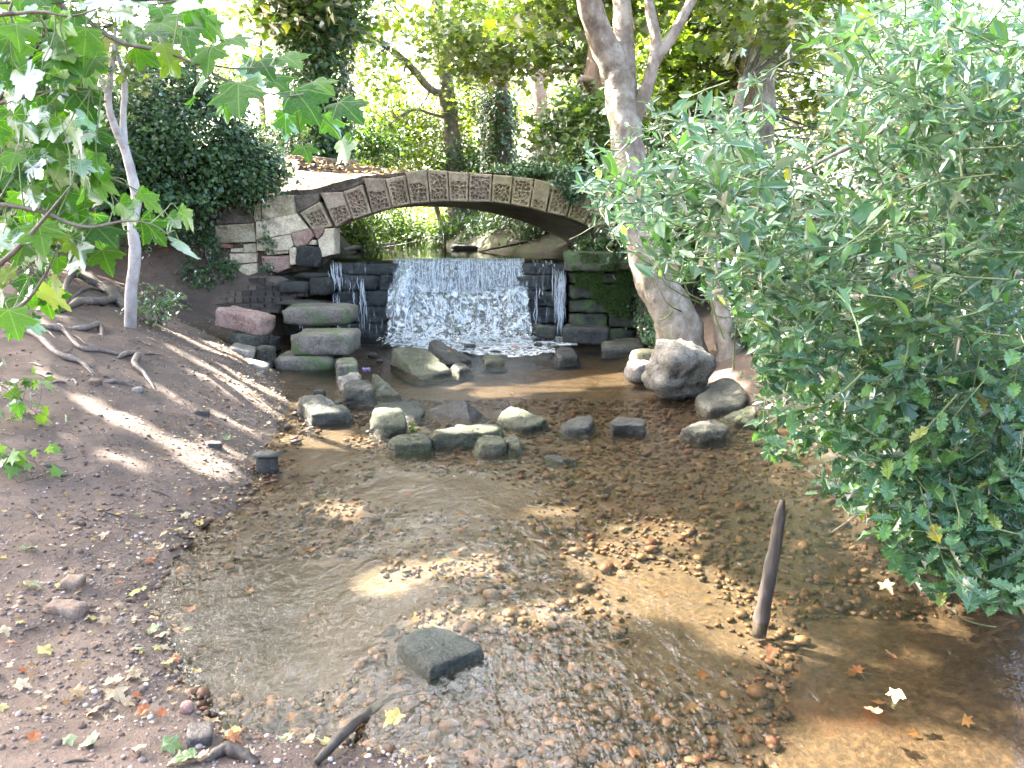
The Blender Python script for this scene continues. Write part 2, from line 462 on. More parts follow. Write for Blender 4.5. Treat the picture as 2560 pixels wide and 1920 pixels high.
def water_mat(name, tint, fs, fbump, ior=1.33, aniso=(1, 0.5, 1)):
    m = M(name); co = m.mapping(m.obj(False), aniso)
    n = m.noise(co, fs, 4, 0.6, 0.6)
    n2 = m.noise(co, fs*3.1, 3, 0.6, 0.3)
    h = m.math('ADD', n, m.math('MULTIPLY', n2, 0.35))
    b = m.bump(h, 1.0, fbump)
    fr = m.n('ShaderNodeFresnel'); m.set(fr.inputs['Normal'], b)
    m.set(fr.inputs[0], m.math('ADD', ior, m.math('MULTIPLY', m.geo().outputs['Backfacing'], 1/ior-ior)))   # same reflectance from either side of the unrefracted sheet
    t = m.n('ShaderNodeBsdfTransparent'); t.inputs[0].default_value = (*tint, 1)
    g = m.n('ShaderNodeBsdfGlossy'); g.inputs['Roughness'].default_value = 0.02; m.set(g.inputs['Normal'], b)
    return m.done(m.mixs(fr.outputs[0], t.outputs[0], g.outputs[0]))
m_water = water_mat('stream_water', (0.93, 0.86, 0.72), 12.0, 0.017, 1.56)
m_water_up = water_mat('pool_water', (0.30, 0.34, 0.16), 5.0, 0.003, 1.36, aniso=(1, 0.35, 1))

def foam_mat(name, sx, sy, lo, hi, solid=False, amax=1.0, off=0.0):
    m = M(name)
    d = m.n('ShaderNodeBsdfDiffuse'); d.inputs[0].default_value = (0.80, 0.84, 0.87, 1)
    tr = m.n('ShaderNodeBsdfTranslucent'); tr.inputs[0].default_value = (0.80, 0.85, 0.88, 1)
    g = m.n('ShaderNodeBsdfGlossy'); g.inputs['Roughness'].default_value = 0.12
    co = m.obj(False)
    n0 = m.noise(co, 40, 4, 0.7)
    b = m.bump(n0, 0.8, 0.02)
    for x in (d, tr, g): m.set(x.inputs['Normal'], b)
    s = m.mixs(0.35, d.outputs[0], tr.outputs[0])
    s = m.mixs(0.18, s, g.outputs[0])
    if not solid:
        cm = m.mapping(m.vmath('ADD', co, (off, off, off)), (sx, sx, sy))
        f = m.noise(cm, 1.0, 6, 0.68, 1.6)
        f2 = m.noise(m.mapping(m.vmath('ADD', co, (off, off, off)), (sx*2.7, sx*2.7, sy*1.6)), 1.0, 5, 0.7, 0.8)
        a = m.mapr(m.math('ADD', m.math('MULTIPLY', f, .62), m.math('MULTIPLY', f2, .38)), lo, hi, 0.0, amax)
        t = m.n('ShaderNodeBsdfTransparent'); t.inputs[0].default_value = (0.92, 0.95, 0.96, 1)
        clear = m.mixs(0.0 if 'film' in name else 0.08, t.outputs[0], g.outputs[0])
        s = m.mixs(a, clear, s)
    return m.done(s)
m_film = foam_mat('trickling_film', 16.0, 1.4, 0.54, 0.68, False, .8, 9.3)
m_white = foam_mat('white_water', 1, 1, 0, 1, True)
m_curtain = foam_mat('falling_sheet', 24.0, 1.1, 0.44, 0.62, False, .85)
m_cascade = foam_mat('cascade_water', 6.0, 3.0, 0.465, 0.565, False, .95)
m_cascade2 = foam_mat('cascade_foam', 5.0, 3.4, 0.51, 0.59, False, 1.0, 3.7)
m_froth = foam_mat('froth', 6.0, 6.0, 0.42, 0.58, False, .95)

# ================================================================== TERRAIN
_WLy = [0, 1.5, 2.2, 2.37, 2.47, 2.53, 2.57, 2.81, 3.15, 3.64, 4.21, 4.64, 4.98, 5.68, 6.61, 7.47, 8.5, 10.0, 11.0, 12.5, 13.5]
_WLx = [2.2, 1.2, 0.35, -.17, -.45, -.75, -1.05, -1.25, -1.49, -1.73, -1.88, -1.92, -1.80, -1.92, -2.07, -2.18, -2.5, -3.08, -3.7, -3.9, -4.0]
_WRy = [0, 3, 4, 5.2, 7.2, 8.5, 9.2, 10, 12.5, 13.5]
_WRx = [3.2, 2.9, 2.6, 2.5, 2.6, 2.1, 1.95, 1.9, 2.05, 2.1]
_ULy = [13.4, 16, 20, 25, 32, 45]; _ULx = [-3.1, -3.2, -3.65, -4.4, -5.3, -8]
_URy = [13.4, 15, 17, 18.5, 21, 25, 32, 45]; _URx = [0.97, 0.8, 0.0, -0.75, -1.6, -2.6, -3.4, -6]
YW = 13.45
def ground_z(x, y):
    x = np.asarray(x, float); y = np.asarray(y, float)
    P3 = np.stack([x, y, x*0], -1)
    wl = np.interp(y, _WLy, _WLx) + 0.06*vnoise(P3*3.1); wr = np.interp(y, _WRy, _WRx)
    dl = wl - x; dr = x - wr
    s = np.interp(y, [1, 2.4, 3, 4, 6, 8, 10, 13], [.05, .10, .16, .27, .45, .62, .62, .55])
    zm = np.interp(y, [1, 3, 5, 8, 11, 13], [.25, .5, 1.2, 1.9, 2.1, 2.4])
    lo_l = zm*(1-np.exp(-s*np.maximum(dl, 0)/zm))
    lo_r = 1.9*(1-np.exp(-.7*np.maximum(dr, 0)/1.9))
    din = np.minimum(np.maximum(-dl, 0), np.maximum(-dr, 0))
    bed = -0.02 - np.interp(y, [2, 4.5, 5.5, 8.2, 9.5, 12], [.09, .09, .035, .035, .09, .12])*sstep(0, 0.7, din) - 0.16*np.exp(-((x+1.15)/0.42)**2 - ((y-3.7)/0.75)**2) + 0.025*fbm(P3*1.7)
    low = np.where(dl > 0, lo_l, np.where(dr > 0, lo_r, bed))
    # upstream of the weir
    ul = np.interp(y, _ULy, _ULx); ur = np.interp(y, _URy, _URx)
    el = ul - x; er = x - ur
    up_l = 1.28 + 1.5*(1-np.exp(-.75*np.maximum(el, 0))) + 0.13*np.clip(y-14, 0, 4)*sstep(0.4, 1.5, el)
    up_r = 1.28 + 1.25*(1-np.exp(-np.interp(y, [13.5, 16, 19], [.25, .35, .75])*np.maximum(er, 0)))
    ube = 1.28 - 0.35*sstep(0, .6, np.minimum(np.maximum(-el, 0), np.maximum(-er, 0)))
    up = np.where(el > 0, up_l, np.where(er > 0, up_r, ube))
    k = sstep(12.4, 14.0, y)
    bank = (dl > 0) | (dr > 0)
    ub = np.where(x < -1, 2.45, 2.35)
    z = np.where(y < YW, np.where(bank, low*(1-k)+k*np.maximum(ub, low), low), up)
    z = np.where((y > 40), np.maximum(z, 2.2 + 0.02*(y-40)), z)
    dry = np.where(y < YW, bank, (el > 0) | (er > 0))
    z = z + np.where(dry, 1.0, 0.25)*(0.035*fbm(P3*1.3)*sstep(0, 1.2, np.where(y < YW, np.maximum(dl, dr), np.maximum(el, er))) + 0.020*fbm(P3*6) + 0.010*fbm(P3*17, 3))
    return z
def gz(x, y): return float(ground_z(np.array([x]), np.array([y]))[0])
def on_ground(u, v, lift=0.0):
    """Where the ray through a photo pixel meets the terrain."""
    d = np.array(ray(u, v)); t = np.linspace(0.8, 40, 5000)
    p = np.array([0, 0, CAM_H]) + t[:, None]*d
    hit = p[:, 2] < ground_z(p[:, 0], p[:, 1])
    i = int(np.argmax(hit)) if hit.any() else len(t)-1
    return Vector((p[i, 0], p[i, 1], float(ground_z(p[i:i+1, 0], p[i:i+1, 1])[0]) + lift))

gx = np.unique(np.concatenate([np.linspace(-90, -8, 26), np.arange(-8, 6, .055), np.linspace(6, 90, 26)]))
gy = np.unique(np.concatenate([np.linspace(-14, 0.8, 12), np.arange(0.8, 13.44, .055), [13.44, 13.46], np.arange(13.5, 40, .25), np.linspace(40, 200, 20)]))
GX, GY = np.meshgrid(gx, gy)
GZ = ground_z(GX, GY)
nx, ny = len(gx), len(gy)
idx = np.arange(nx*ny).reshape(ny, nx)
quads = np.stack([idx[:-1, :-1], idx[:-1, 1:], idx[1:, 1:], idx[1:, :-1]], -1).reshape(-1, 4)
cx = GX.ravel()[quads].mean(1); cyy = GY.ravel()[quads].mean(1)
me = mesh_np('ground', np.stack([GX, GY, GZ], -1).reshape(-1, 3), quads, True)
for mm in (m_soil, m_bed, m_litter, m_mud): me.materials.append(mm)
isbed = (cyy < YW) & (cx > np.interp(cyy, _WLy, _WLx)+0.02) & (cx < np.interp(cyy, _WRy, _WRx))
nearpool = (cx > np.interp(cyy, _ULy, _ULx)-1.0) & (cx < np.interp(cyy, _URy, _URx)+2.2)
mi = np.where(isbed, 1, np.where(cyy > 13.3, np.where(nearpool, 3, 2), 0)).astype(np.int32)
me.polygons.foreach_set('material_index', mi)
ground = link('ground', me, None, None, False)
tag(ground, 'bare reddish brown earth bank and woodland floor', None, None, 'structure')

# stream water: gently rippled sheet
wx = np.arange(-4.4, 3.2, .045); wy = np.arange(1.6, 13.42, .05)
WX, WY = np.meshgrid(wx, wy)
P3 = np.stack([WX*2.6, WY*1.6, WX*0], -1)
WZ = 0.010*fbm(P3*1.6, 3) + 0.006*fbm(np.stack([WX*9, WY*5, WX*0+3], -1), 2)
WZ += 0.015*sstep(11.0, 12.6, WY)*fbm(np.stack([WX*7, WY*7, WX*0+9], -1), 2)
nxw, nyw = len(wx), len(wy)
idx = np.arange(nxw*nyw).reshape(nyw, nxw)
q = np.stack([idx[:-1, :-1], idx[:-1, 1:], idx[1:, 1:], idx[1:, :-1]], -1).reshape(-1, 4)
stream = link('stream', mesh_np('stream', np.stack([WX, WY, WZ], -1).reshape(-1, 3), q, True), m_water, None, False)
tag(stream, 'shallow clear brown stream flowing over gravel', None, None, 'structure')
wx = np.linspace(-8, 2.5, 60); wy = np.linspace(13.36, 60, 120)
WX, WY = np.meshgrid(wx, wy)
WZ = 1.30 + 0.004*fbm(np.stack([WX*3, WY*1.2, WX*0], -1), 2)
idx = np.arange(60*120).reshape(120, 60)
q = np.stack([idx[:-1, :-1], idx[:-1, 1:], idx[1:, 1:], idx[1:, :-1]], -1).reshape(-1, 4)
pool = link('upper_pool', mesh_np('upper_pool', np.stack([WX, WY, WZ], -1).reshape(-1, 3), q, True), m_water_up, None, False)
tag(pool, 'calm green pool above the weir under the bridge', None, None, 'structure')

# ================================================================== ROCK BUILDER
_ico = {}
def ico(sub):
    if sub not in _ico:
        bm = bmesh.new(); bmesh.ops.create_icosphere(bm, subdivisions=sub, radius=1)
        _ico[sub] = (np.array([v.co[:] for v in bm.verts]), np.array([[v.index for v in f.verts] for f in bm.faces]))
        bm.free()
    return _ico[sub]
def rock_mesh(planes, c, p=12, sub=4, rough=0.02, nsc=5.0, seed=0, pits=0.0):
    D, Fc = ico(sub)
    c = np.array(c, float)
    acc = np.zeros(len(D))
    for pt, nr in planes:
        nr = np.array(nr, float); nr /= np.linalg.norm(nr)
        d = float(np.dot(np.array(pt, float)-c, nr))
        d = max(d, 0.012)
        acc += np.power(np.maximum(D@nr, 0)/d, p)
    r = np.power(acc+1e-12, -1/p)
    V = D*r[:, None]
    sz = np.median(r)
    Pn = V*nsc + seed*13.7
    nz = fbm(Pn, 5, 0.6); V = V + D*(rough*(nz - .7*np.abs(fbm(Pn*1.7+7, 4, .6)) - .5*sstep(.25, .4, fbm(Pn*.9+31, 2))))[:, None]
    if pits:
        V = V - D*(pits*np.maximum(0, vnoise(V*45+seed)-0.25))[:, None]
    return mesh_np('rock', V + c, Fc, True)
def top_planes(top, z, flare, zb):
    T = [PZ(t[0], t[1], t[2] if len(t) > 2 else z) for t in top]
    n = len(T); c = sum(T, Vector())/n
    nr = Vector()
    for i in range(n):
        a, b = T[i], T[(i+1) % n]
        nr += Vector(((a.y-b.y)*(a.z+b.z), (a.z-b.z)*(a.x+b.x), (a.x-b.x)*(a.y+b.y)))
    if nr.z < 0: nr = -nr
    nr.normalize()
    if nr.z < 0.6: nr = Vector((nr.x, nr.y, 0)).normalized()*0.8 + Vector((0, 0, 0.6))
    planes = [(c, nr), ((0, 0, zb), (0, 0, -1)), ((0, 0, max(t.z for t in T)+.01), (0, 0, 1))]
    Hs = sorted(T, key=lambda t: (t.x, t.y)); hull = []
    for seq in (Hs, Hs[::-1]):
        st = []
        for t in seq:
            while len(st) > 1 and (st[-1].x-st[-2].x)*(t.y-st[-2].y)-(st[-1].y-st[-2].y)*(t.x-st[-2].x) <= 0: st.pop()
            st.append(t)
        hull += st[:-1]
    c = sum(hull, Vector())/len(hull)
    for i in range(len(hull)):
        a, b = hull[i], hull[(i+1) % len(hull)]
        e = b-a; mh = Vector((e.y, -e.x, 0))
        if mh.length < 1e-5: continue
        mh.normalize()
        if mh.dot(a-c) < 0: mh = -mh
        planes.append(((a if a.z < b.z else b), mh + Vector((0, 0, flare))))
    cc = Vector((c.x, c.y, (c.z+zb)/2))
    return planes, cc
def rock_top(name, label, top, z, flare=0.25, zb=-0.16, mat=None, p=14, rough=0.02, nsc=5, seed=0, cat='rock', group=None, pits=0.0, sub=5):
    p *= 1.5; rough *= 1.7
    pl, c = top_planes(top, z, flare, zb)
    o = link(name, rock_mesh(pl, c, p, sub, rough, nsc, seed, pits), mat)
    return tag(o, label, cat, group)
def box_planes(c, sx, sy, sz, rz=0, rx=0, ry=0, taper=0.0):
    R = Matrix.Rotation(rz, 3, 'Z') @ Matrix.Rotation(ry, 3, 'Y') @ Matrix.Rotation(rx, 3, 'X')
    c = Vector(c); out = []
    for ax, h in ((0, sx/2), (1, sy/2), (2, sz/2)):
        for sg in (-1, 1):
            n = Vector((0, 0, 0)); n[ax] = sg
            nn = n.copy()
            if ax < 2: nn.z = taper
            out.append((c + R @ (n*h), R @ nn))
    return out, c
def block(name, label, c, s, rz=0, rx=0, ry=0, mat=None, p=22, rough=0.02, nsc=4, seed=0, cat='stone block', group=None, parent=None, sub=4, taper=0.0, pits=0.0):
    pl, cc = box_planes(c, *s, rz, rx, ry, taper)
    o = link(name, rock_mesh(pl, cc, p, sub, rough, nsc, seed, pits), mat, parent)
    if parent is None: tag(o, label, cat, group)
    return o
def slab_poly(name, pts, y0, depth, mat, parent, seed=0, bev=0.018, rough=0.006, sub=3):
    """Flat-faced masonry piece: image polygon at distance y0, extruded back, edges softened."""
    T = [PY(u, v, y0) for u, v in pts]
    bm = bmesh.new()
    a = [bm.verts.new(t) for t in T]; b = [bm.verts.new(t + Vector((0, depth, 0))) for t in T]
    n = len(T)
    bm.faces.new(a); bm.faces.new(b[::-1])
    for i in range(n): bm.faces.new((a[i], b[i], b[(i+1) % n], a[(i+1) % n]))
    bmesh.ops.recalc_face_normals(bm, faces=bm.faces)
    fe = [e for e in bm.edges if all(abs(v.co.y-y0) < 1e-4 for v in e.verts)]
    bmesh.ops.bevel(bm, geom=fe, offset=bev, segments=2, profile=0.6, affect='EDGES')
    bmesh.ops.triangulate(bm, faces=bm.faces)
    big = [e for e in bm.edges if e.calc_length() > 0.12]
    for _ in range(sub-1):
        big = [e for e in bm.edges if e.calc_length() > 0.12]
        if not big: break
        bmesh.ops.subdivide_edges(bm, edges=big, cuts=1, use_grid_fill=False)
        bmesh.ops.triangulate(bm, faces=bm.faces)
    for v in bm.verts:
        d = mnoise.noise(v.co*5 + Vector((seed*3.3, 0, 0)))*rough + mnoise.noise(v.co*17 + Vector((seed*3.3, 5, 0)))*rough*0.6
        v.co += Vector((d*0.6, -d*1.4, d*0.6))
    me = bpy.data.meshes.new(name); bm.to_mesh(me); bm.free()
    return link(name, me, mat, parent)

# ================================================================== BRIDGE
YB = 13.2
bridge = empty('stone_bridge', (-0.6, YB, 1.3))
tag(bridge, 'old sandstone arch bridge with carved pitted voussoirs crossing above the weir', 'bridge')
# carved arch stones: image quads TL, TR, BR, BL with the carved panel's start (fraction from the top)
VOUS = [
 ([(748, 532), (799, 503), (830, 566), (783, 578)], 0.14, 'g'),
 ([(799, 481), (855, 479), (880, 545), (838, 569)], 0.44, 'p'),
 ([(857, 479), (904, 460), (929, 534), (882, 550)], 0.06, 'p'),
 ([(907, 444), (962, 445), (980, 520), (931, 534)], 0.34, 'p'),
 ([(963, 446), (1012, 437), (1026, 511), (981, 520)], 0.10, 'g'),
 ([(1013, 430), (1066, 421), (1074, 507), (1027, 511)], 0.33, 'g'),
 ([(1067, 422), (1119, 426), (1123, 504), (1075, 506)], 0.08, 'g'),
 ([(1120, 427), (1172, 431), (1170, 505), (1124, 504)], 0.26, 'g'),
 ([(1173, 431), (1231, 434), (1227, 506), (1171, 505)], 0.06, 'p'),
 ([(1233, 435), (1283, 439), (1275, 512), (1228, 506)], 0.27, 'o'),
 ([(1284, 440), (1336, 445), (1323, 520), (1276, 512)], 0.08, 'o'),
 ([(1337, 446), (1380, 455), (1365, 531), (1325, 520)], 0.62, 'o'),
 ([(1383, 456), (1437, 472), (1416, 543), (1367, 531)], 0.14, 'o'),
 ([(1438, 472), (1489, 492), (1462, 561), (1418, 544)], 0.34, 'o'),
 ([(1490, 494), (1534, 515), (1509, 580), (1463, 562)], 0.06, 'o'),
 ([(1536, 516), (1575, 536), (1547, 600), (1510, 581)], 0.30, 'o'),
 ([(1577, 537), (1612, 562), (1580, 622), (1548, 601)], 0.08, 'o'),
]
def voussoir(i, quad, pstart, tone):
    r = np.random.default_rng(100+i)
    TL, TR, BR, BL = [np.array(PY(u, v, YB)) for u, v in quad]
    g = 0.006
    c = (TL+TR+BR+BL)/4
    TL, TR, BR, BL = [q + (c-q)/np.linalg.norm(c-q)*g*1.5 for q in (TL, TR, BR, BL)]
    nu, nv = 48, 66
    U, W = np.meshgrid(np.linspace(0, 1, nu), np.linspace(0, 1, nv))
    P = (TL*(1-U[..., None]) + TR*U[..., None])*(1-W[..., None]) + (BL*(1-U[..., None]) + BR*U[..., None])*W[..., None]
    wid = (np.linalg.norm(TR-TL)+np.linalg.norm(BR-BL))/2; hei = (np.linalg.norm(TL-BL)+np.linalg.norm(TR-BR))/2
    X, Z = U*wid, W*hei
    mrg = 0.030
    inside = sstep(mrg, mrg+.012, X)*sstep(mrg, mrg+.012, wid-X)*sstep(pstart*hei+mrg*.8, pstart*hei+mrg*.8+.012, Z)*sstep(mrg, mrg+.012, hei-Z)
    # vermiculation: worm-like pits between ridges
    cell = 0.064
    pts = []
    for a in np.arange(-cell, wid+cell, cell):
        for b in np.arange(-cell, hei+cell, cell):
            pts.append((a + r.uniform(-.45, .45)*cell, b + r.uniform(-.45, .45)*cell))
    pts = np.array(pts)
    d = np.sqrt((X[..., None]-pts[:, 0])**2 + ((Z[..., None]-pts[:, 1])*0.85)**2)
    ds = np.sort(d, -1)
    ridge = sstep(0.009, 0.019, ds[..., 1]-ds[..., 0])*r.uniform(.5, 1.0, len(pts))[np.argmin(d, -1)]
    dep = inside*(0.002 + 0.070*ridge)
    ed = np.minimum(np.minimum(X, wid-X), np.minimum(Z, hei-Z))
    dep = dep + 0.015*(1-sstep(0, 0.02, ed)) + 0.004*fbm(np.stack([X*14, Z*14, X*0+i], -1), 3)
    off = r.uniform(-.02, .02)
    P[..., 1] += dep + off
    idx = np.arange(nu*nv).reshape(nv, nu)
    q = np.stack([idx[:-1, :-1], idx[1:, :-1], idx[1:, 1:], idx[:-1, 1:]], -1).reshape(-1, 4)
    V = P.reshape(-1, 3)
    rim = np.concatenate([idx[0, :], idx[1:, -1], idx[-1, -2::-1], idx[-2:0:-1, 0]])
    back = V[rim].copy(); back[:, 1] = YB + 0.36
    n0 = len(V); m = len(rim)
    V = np.concatenate([V, back])
    k = np.arange(m); k2 = (k+1) % m
    side = np.stack([rim[k], rim[k2], n0+k2, n0+k], -1)
    me = mesh_np('voussoir', V, np.concatenate([q, side]), True)
    o = link('voussoir', me, {'g': m_vous, 'p': m_vous_pink, 'o': m_vous_ochre}[tone], bridge)
    return o
for i, (qd, ps, tn) in enumerate(VOUS): voussoir(i, qd, ps, tn)

# soffit: extrude the lower edge of the ring back and to the left (a skewed passage)
low = [(842, 569), (882, 551), (931, 535), (981, 521), (1027, 512), (1075, 507), (1124, 505), (1171, 506), (1228, 507), (1276, 513), (1325, 521), (1366, 532), (1417, 544), (1462, 562), (1509, 581), (1548, 602), (1585, 628)]
A = np.array([PY(u, v, YB) for u, v in low]); A[:, 2] += 0.012; A[:, 1] += .33
SK = np.array([-0.78, 2.3, -0.02])
rows = [A + SK*t for t in np.linspace(0, 1, 12)]
rowsT = [R_ + np.array([0, 0, 0.28]) for R_ in rows]
def grid_mesh(name, rows, smooth=True):
    rows = np.array(rows); a, b = rows.shape[:2]
    idx = np.arange(a*b).reshape(a, b)
    q = np.stack([idx[:-1, :-1], idx[:-1, 1:], idx[1:, 1:], idx[1:, :-1]], -1).reshape(-1, 4)
    return mesh_np(name, rows.reshape(-1, 3), q, smooth)
sv = np.array(rows); sv[..., 2] += 0.008*fbm(sv*3, 3)
V1 = sv.reshape(-1, 3); V2 = np.array(rowsT).reshape(-1, 3)
nr_, nc_ = 12, len(low)
idx = np.arange(nr_*nc_).reshape(nr_, nc_)
q1 = np.stack([idx[:-1, :-1], idx[1:, :-1], idx[1:, 1:], idx[:-1, 1:]], -1).reshape(-1, 4)
q2 = q1[:, ::-1] + nr_*nc_
rim = np.concatenate([idx[0, :], idx[1:, -1], idx[-1, -2::-1], idx[-2:0:-1, 0]])
k = np.arange(len(rim)); k2 = (k+1) % len(rim)
q3 = np.stack([rim[k], rim[k]+nr_*nc_, rim[k2]+nr_*nc_, rim[k2]], -1)
link('arch_soffit', mesh_np('arch_soffit', np.concatenate([V1, V2]), np.concatenate([q1, q2, q3]), True), m_soffit, bridge)

# deck: trodden earth path over the arch, rising to the back left
dx = np.linspace(-6.4, 3.2, 100); dy = np.linspace(13.38, 18.5, 50)
DX, DY = np.meshgrid(dx, dy)
topz = np.interp(DX, [-6.4, -4.6, -3.7, -3.15, -2.6, -2.2, -1.6, -.8, -.2, .3, .8, 1.4, 2.0, 3.2], [2.35, 2.3, 2.22, 2.30, 2.48, 2.60, 2.68, 2.70, 2.67, 2.64, 2.58, 2.40, 2.25, 2.1])
backz = np.interp(DX, [-6.4, -4, -1.5, 0, 3.2], [3.35, 3.2, 2.85, 2.62, 2.4])
kk = sstep(13.5, 17.2, DY)
DZ = topz*(1-kk) + backz*kk + 0.03*fbm(np.stack([DX*3, DY*3, DX*0], -1))
DP = np.stack([DX, DY, DZ], -1)
idx = np.arange(DX.size).reshape(DX.shape)
q = np.stack([idx[:-1, :-1], idx[:-1, 1:], idx[1:, 1:], idx[1:, :-1]], -1).reshape(-1, 4)
cc_ = DP.reshape(-1, 3)[q].mean(1)
q = q[~((cc_[:, 0] > -3.9-.3*(cc_[:, 1]-15)) & (cc_[:, 1] > 15.75))]
me = mesh_np('path', DP.reshape(-1, 3), q, True)
tag(link('path', me, m_litter, None, False), 'trodden earth path over the bridge strewn with dry leaves', None, None, 'structure')
# spandrel earth showing between path and arch on the left
sp = [(700, 480), (790, 470), (905, 440), (1010, 430), (1010, 445), (905, 462), (856, 482), (800, 500), (745, 535), (735, 560), (705, 545)]
slab_poly('spandrel_fill', sp, YB+0.22, 0.4, m_rubble, bridge, 3, rough=0.03, sub=5)
sp = [(1330, 448), (1440, 462), (1500, 480), (1560, 505), (1640, 545), (1640, 640), (1590, 630), (1540, 520), (1440, 475), (1360, 455)]
slab_poly('spandrel_fill', sp, YB+0.15, 0.4, m_rubble, bridge, 5, rough=0.02, sub=4)
# capping stones over the right half of the ring
for k_, pts in enumerate([[(1364, 452), (1386, 448), (1384, 470), (1368, 480)], [(1420, 458), (1470, 455), (1490, 470), (1489, 492), (1440, 471)], [(1470, 455), (1545, 470), (1580, 500), (1535, 513), (1490, 492)]]):
    slab_poly('cap_stone', pts, YB+0.01, 0.35, m_vous_ochre, bridge, 20+k_)
# plaster-like abutment wall, stone by stone (crop pixels -> photo pixels)
def c4(L): return [(450+x/2.764, 380+y/2.764) for x, y in L]
AB = [
 ([(565, 330), (590, 312), (770, 295), (790, 430), (565, 470)], 'g', 0), ([(522, 482), (560, 474), (800, 424), (885, 530), (755, 566), (525, 608)], 'a', 0),
 ([(528, 612), (765, 568), (785, 645), (750, 680), (560, 685), (528, 680)], 'a', -.02), ([(766, 566), (890, 527), (922, 580), (875, 640), (815, 660), (790, 648)], 'r', -.05),
 ([(912, 530), (1000, 522), (985, 565), (945, 606)], 'r', .03), ([(1000, 530), (1064, 524), (1066, 706), (968, 730), (952, 604), (985, 575)], 'a', -.02),
 ([(752, 662), (800, 655), (818, 690), (820, 775), (760, 780)], 'a', -.06), ([(890, 602), (945, 610), (945, 642), (888, 640)], 'a', .05),
 ([(560, 720), (755, 716), (757, 800), (670, 838), (570, 795)], 'r', -.06), ([(590, 688), (750, 682), (745, 702), (600, 714)], 'a', .0),
 ([(240, 508), (512, 492), (525, 622), (235, 632)], 'g', .03), ([(300, 395), (500, 372), (512, 488), (240, 504)], 'u', .08), ([(503, 352), (562, 347), (562, 470), (513, 484)], 'g', .05),
 ([(340, 702), (525, 700), (530, 762), (345, 776)], 'a', -.03), ([(345, 784), (530, 770), (537, 830), (480, 862), (345, 864)], 'a', -.06),
 ([(220, 716), (330, 726), (343, 862), (230, 862)], 'g', .0), ([(240, 640), (345, 636), (347, 664), (242, 662)], 'b', .0), ([(350, 666), (430, 664), (432, 694), (350, 692)], 'a', .0),
 ([(436, 640), (526, 630), (526, 695), (440, 695)], 'g', .03), ([(160, 505), (236, 505), (232, 634), (150, 640)], 'u', .1), ([(150, 645), (236, 640), (226, 710), (150, 720)], 'u', .1), ([(140, 724), (216, 722), (226, 862), (170, 870)], 'g', .08),
 ([(788, 432), (826, 425), (895, 530), (885, 528)], 'u', .1), ([(790, 300), (960, 290), (960, 340), (826, 418), (794, 425)], 'u', .14),
]
matk = {'a': m_ashlar, 'r': m_ashlar_red, 'g': m_ashlar_green, 'b': m_brick_red, 'u': m_rubble}
for k_, (pts, tn, off) in enumerate(AB):
    slab_poly('abutment_stone', c4(pts), YB-0.06+off, 0.45, matk[tn], bridge, 40+k_, bev=0.02, rough=0.014, sub=4)
# rough backing behind the joints
slab_poly('abutment_core', c4([(130, 480), (560, 335), (790, 300), (900, 520), (1060, 530), (1060, 720), (960, 800), (560, 870), (160, 880)]), YB+0.16, 0.5, m_rubble, bridge, 77, rough=0.03, sub=5)
block('abutment_stone', None, PY(772, 642, YB-.02) + Vector((0, .1, 0)), (0.42, 0.5, 0.36), .1, 0, .1, m_rock_dark, 9, 0.03, 5, 9, parent=bridge, sub=3)

# low wall at the far side of the path
low_wall = empty('low_wall', (-4.0, 16.9, 3.0))
tag(low_wall, 'low stepped pinkish brick wall edging the far side of the path', 'wall')
cube_cache = {}
def bevel_box_mesh(name, bev=0.06, seed=0):
    if (name, seed) in cube_cache: return cube_cache[(name, seed)]
    bm = bmesh.new(); bmesh.ops.create_cube(bm, size=1)
    bmesh.ops.bevel(bm, geom=bm.edges[:], offset=bev, segments=1, affect='EDGES')
    r = random.Random(seed)
    for v in bm.verts: v.co += Vector((r.uniform(-1, 1), r.uniform(-1, 1), r.uniform(-1, 1)))*0.03
    me = bpy.data.meshes.new(name); bm.to_mesh(me); bm.free()
    cube_cache[(name, seed)] = me
    return me
def brick(name, c, s, mat, parent, rz=0, rx=0, ry=0, seed=0):
    me0 = bevel_box_mesh(name, 0.06, seed % 5)
    key = (name, seed % 5, mat.name)
    if key not in cube_cache:
        mm = me0.copy(); mm.materials.append(mat); cube_cache[key] = mm
    o = bpy.data.objects.new(name, cube_cache[key]); COL.objects.link(o)
    o.scale = s; o.rotation_euler = (rx, ry, rz); o.parent = parent
    o.location = Vector(c) - wloc(parent)
    return o
k_ = 0
for row in range(3):
    L = [(-4.85, -2.28), (-4.85, -2.75), (-4.85, -3.25)][row]
    x = L[0] + (0.2 if row % 2 else 0)
    while x < L[1]:
        wdt = min(random.uniform(.5, .8), L[1]-x+.02)
        t = (x+wdt/2+4.85)/2.6
        brick('wall_stone', (x+wdt/2, 17.0-0.35*t, 3.02+row*.115-0.22*t), (wdt-.012, .24, .107), m_coping, low_wall, rz=-.12, ry=0.085, seed=k_)
        x += wdt; k_ += 1

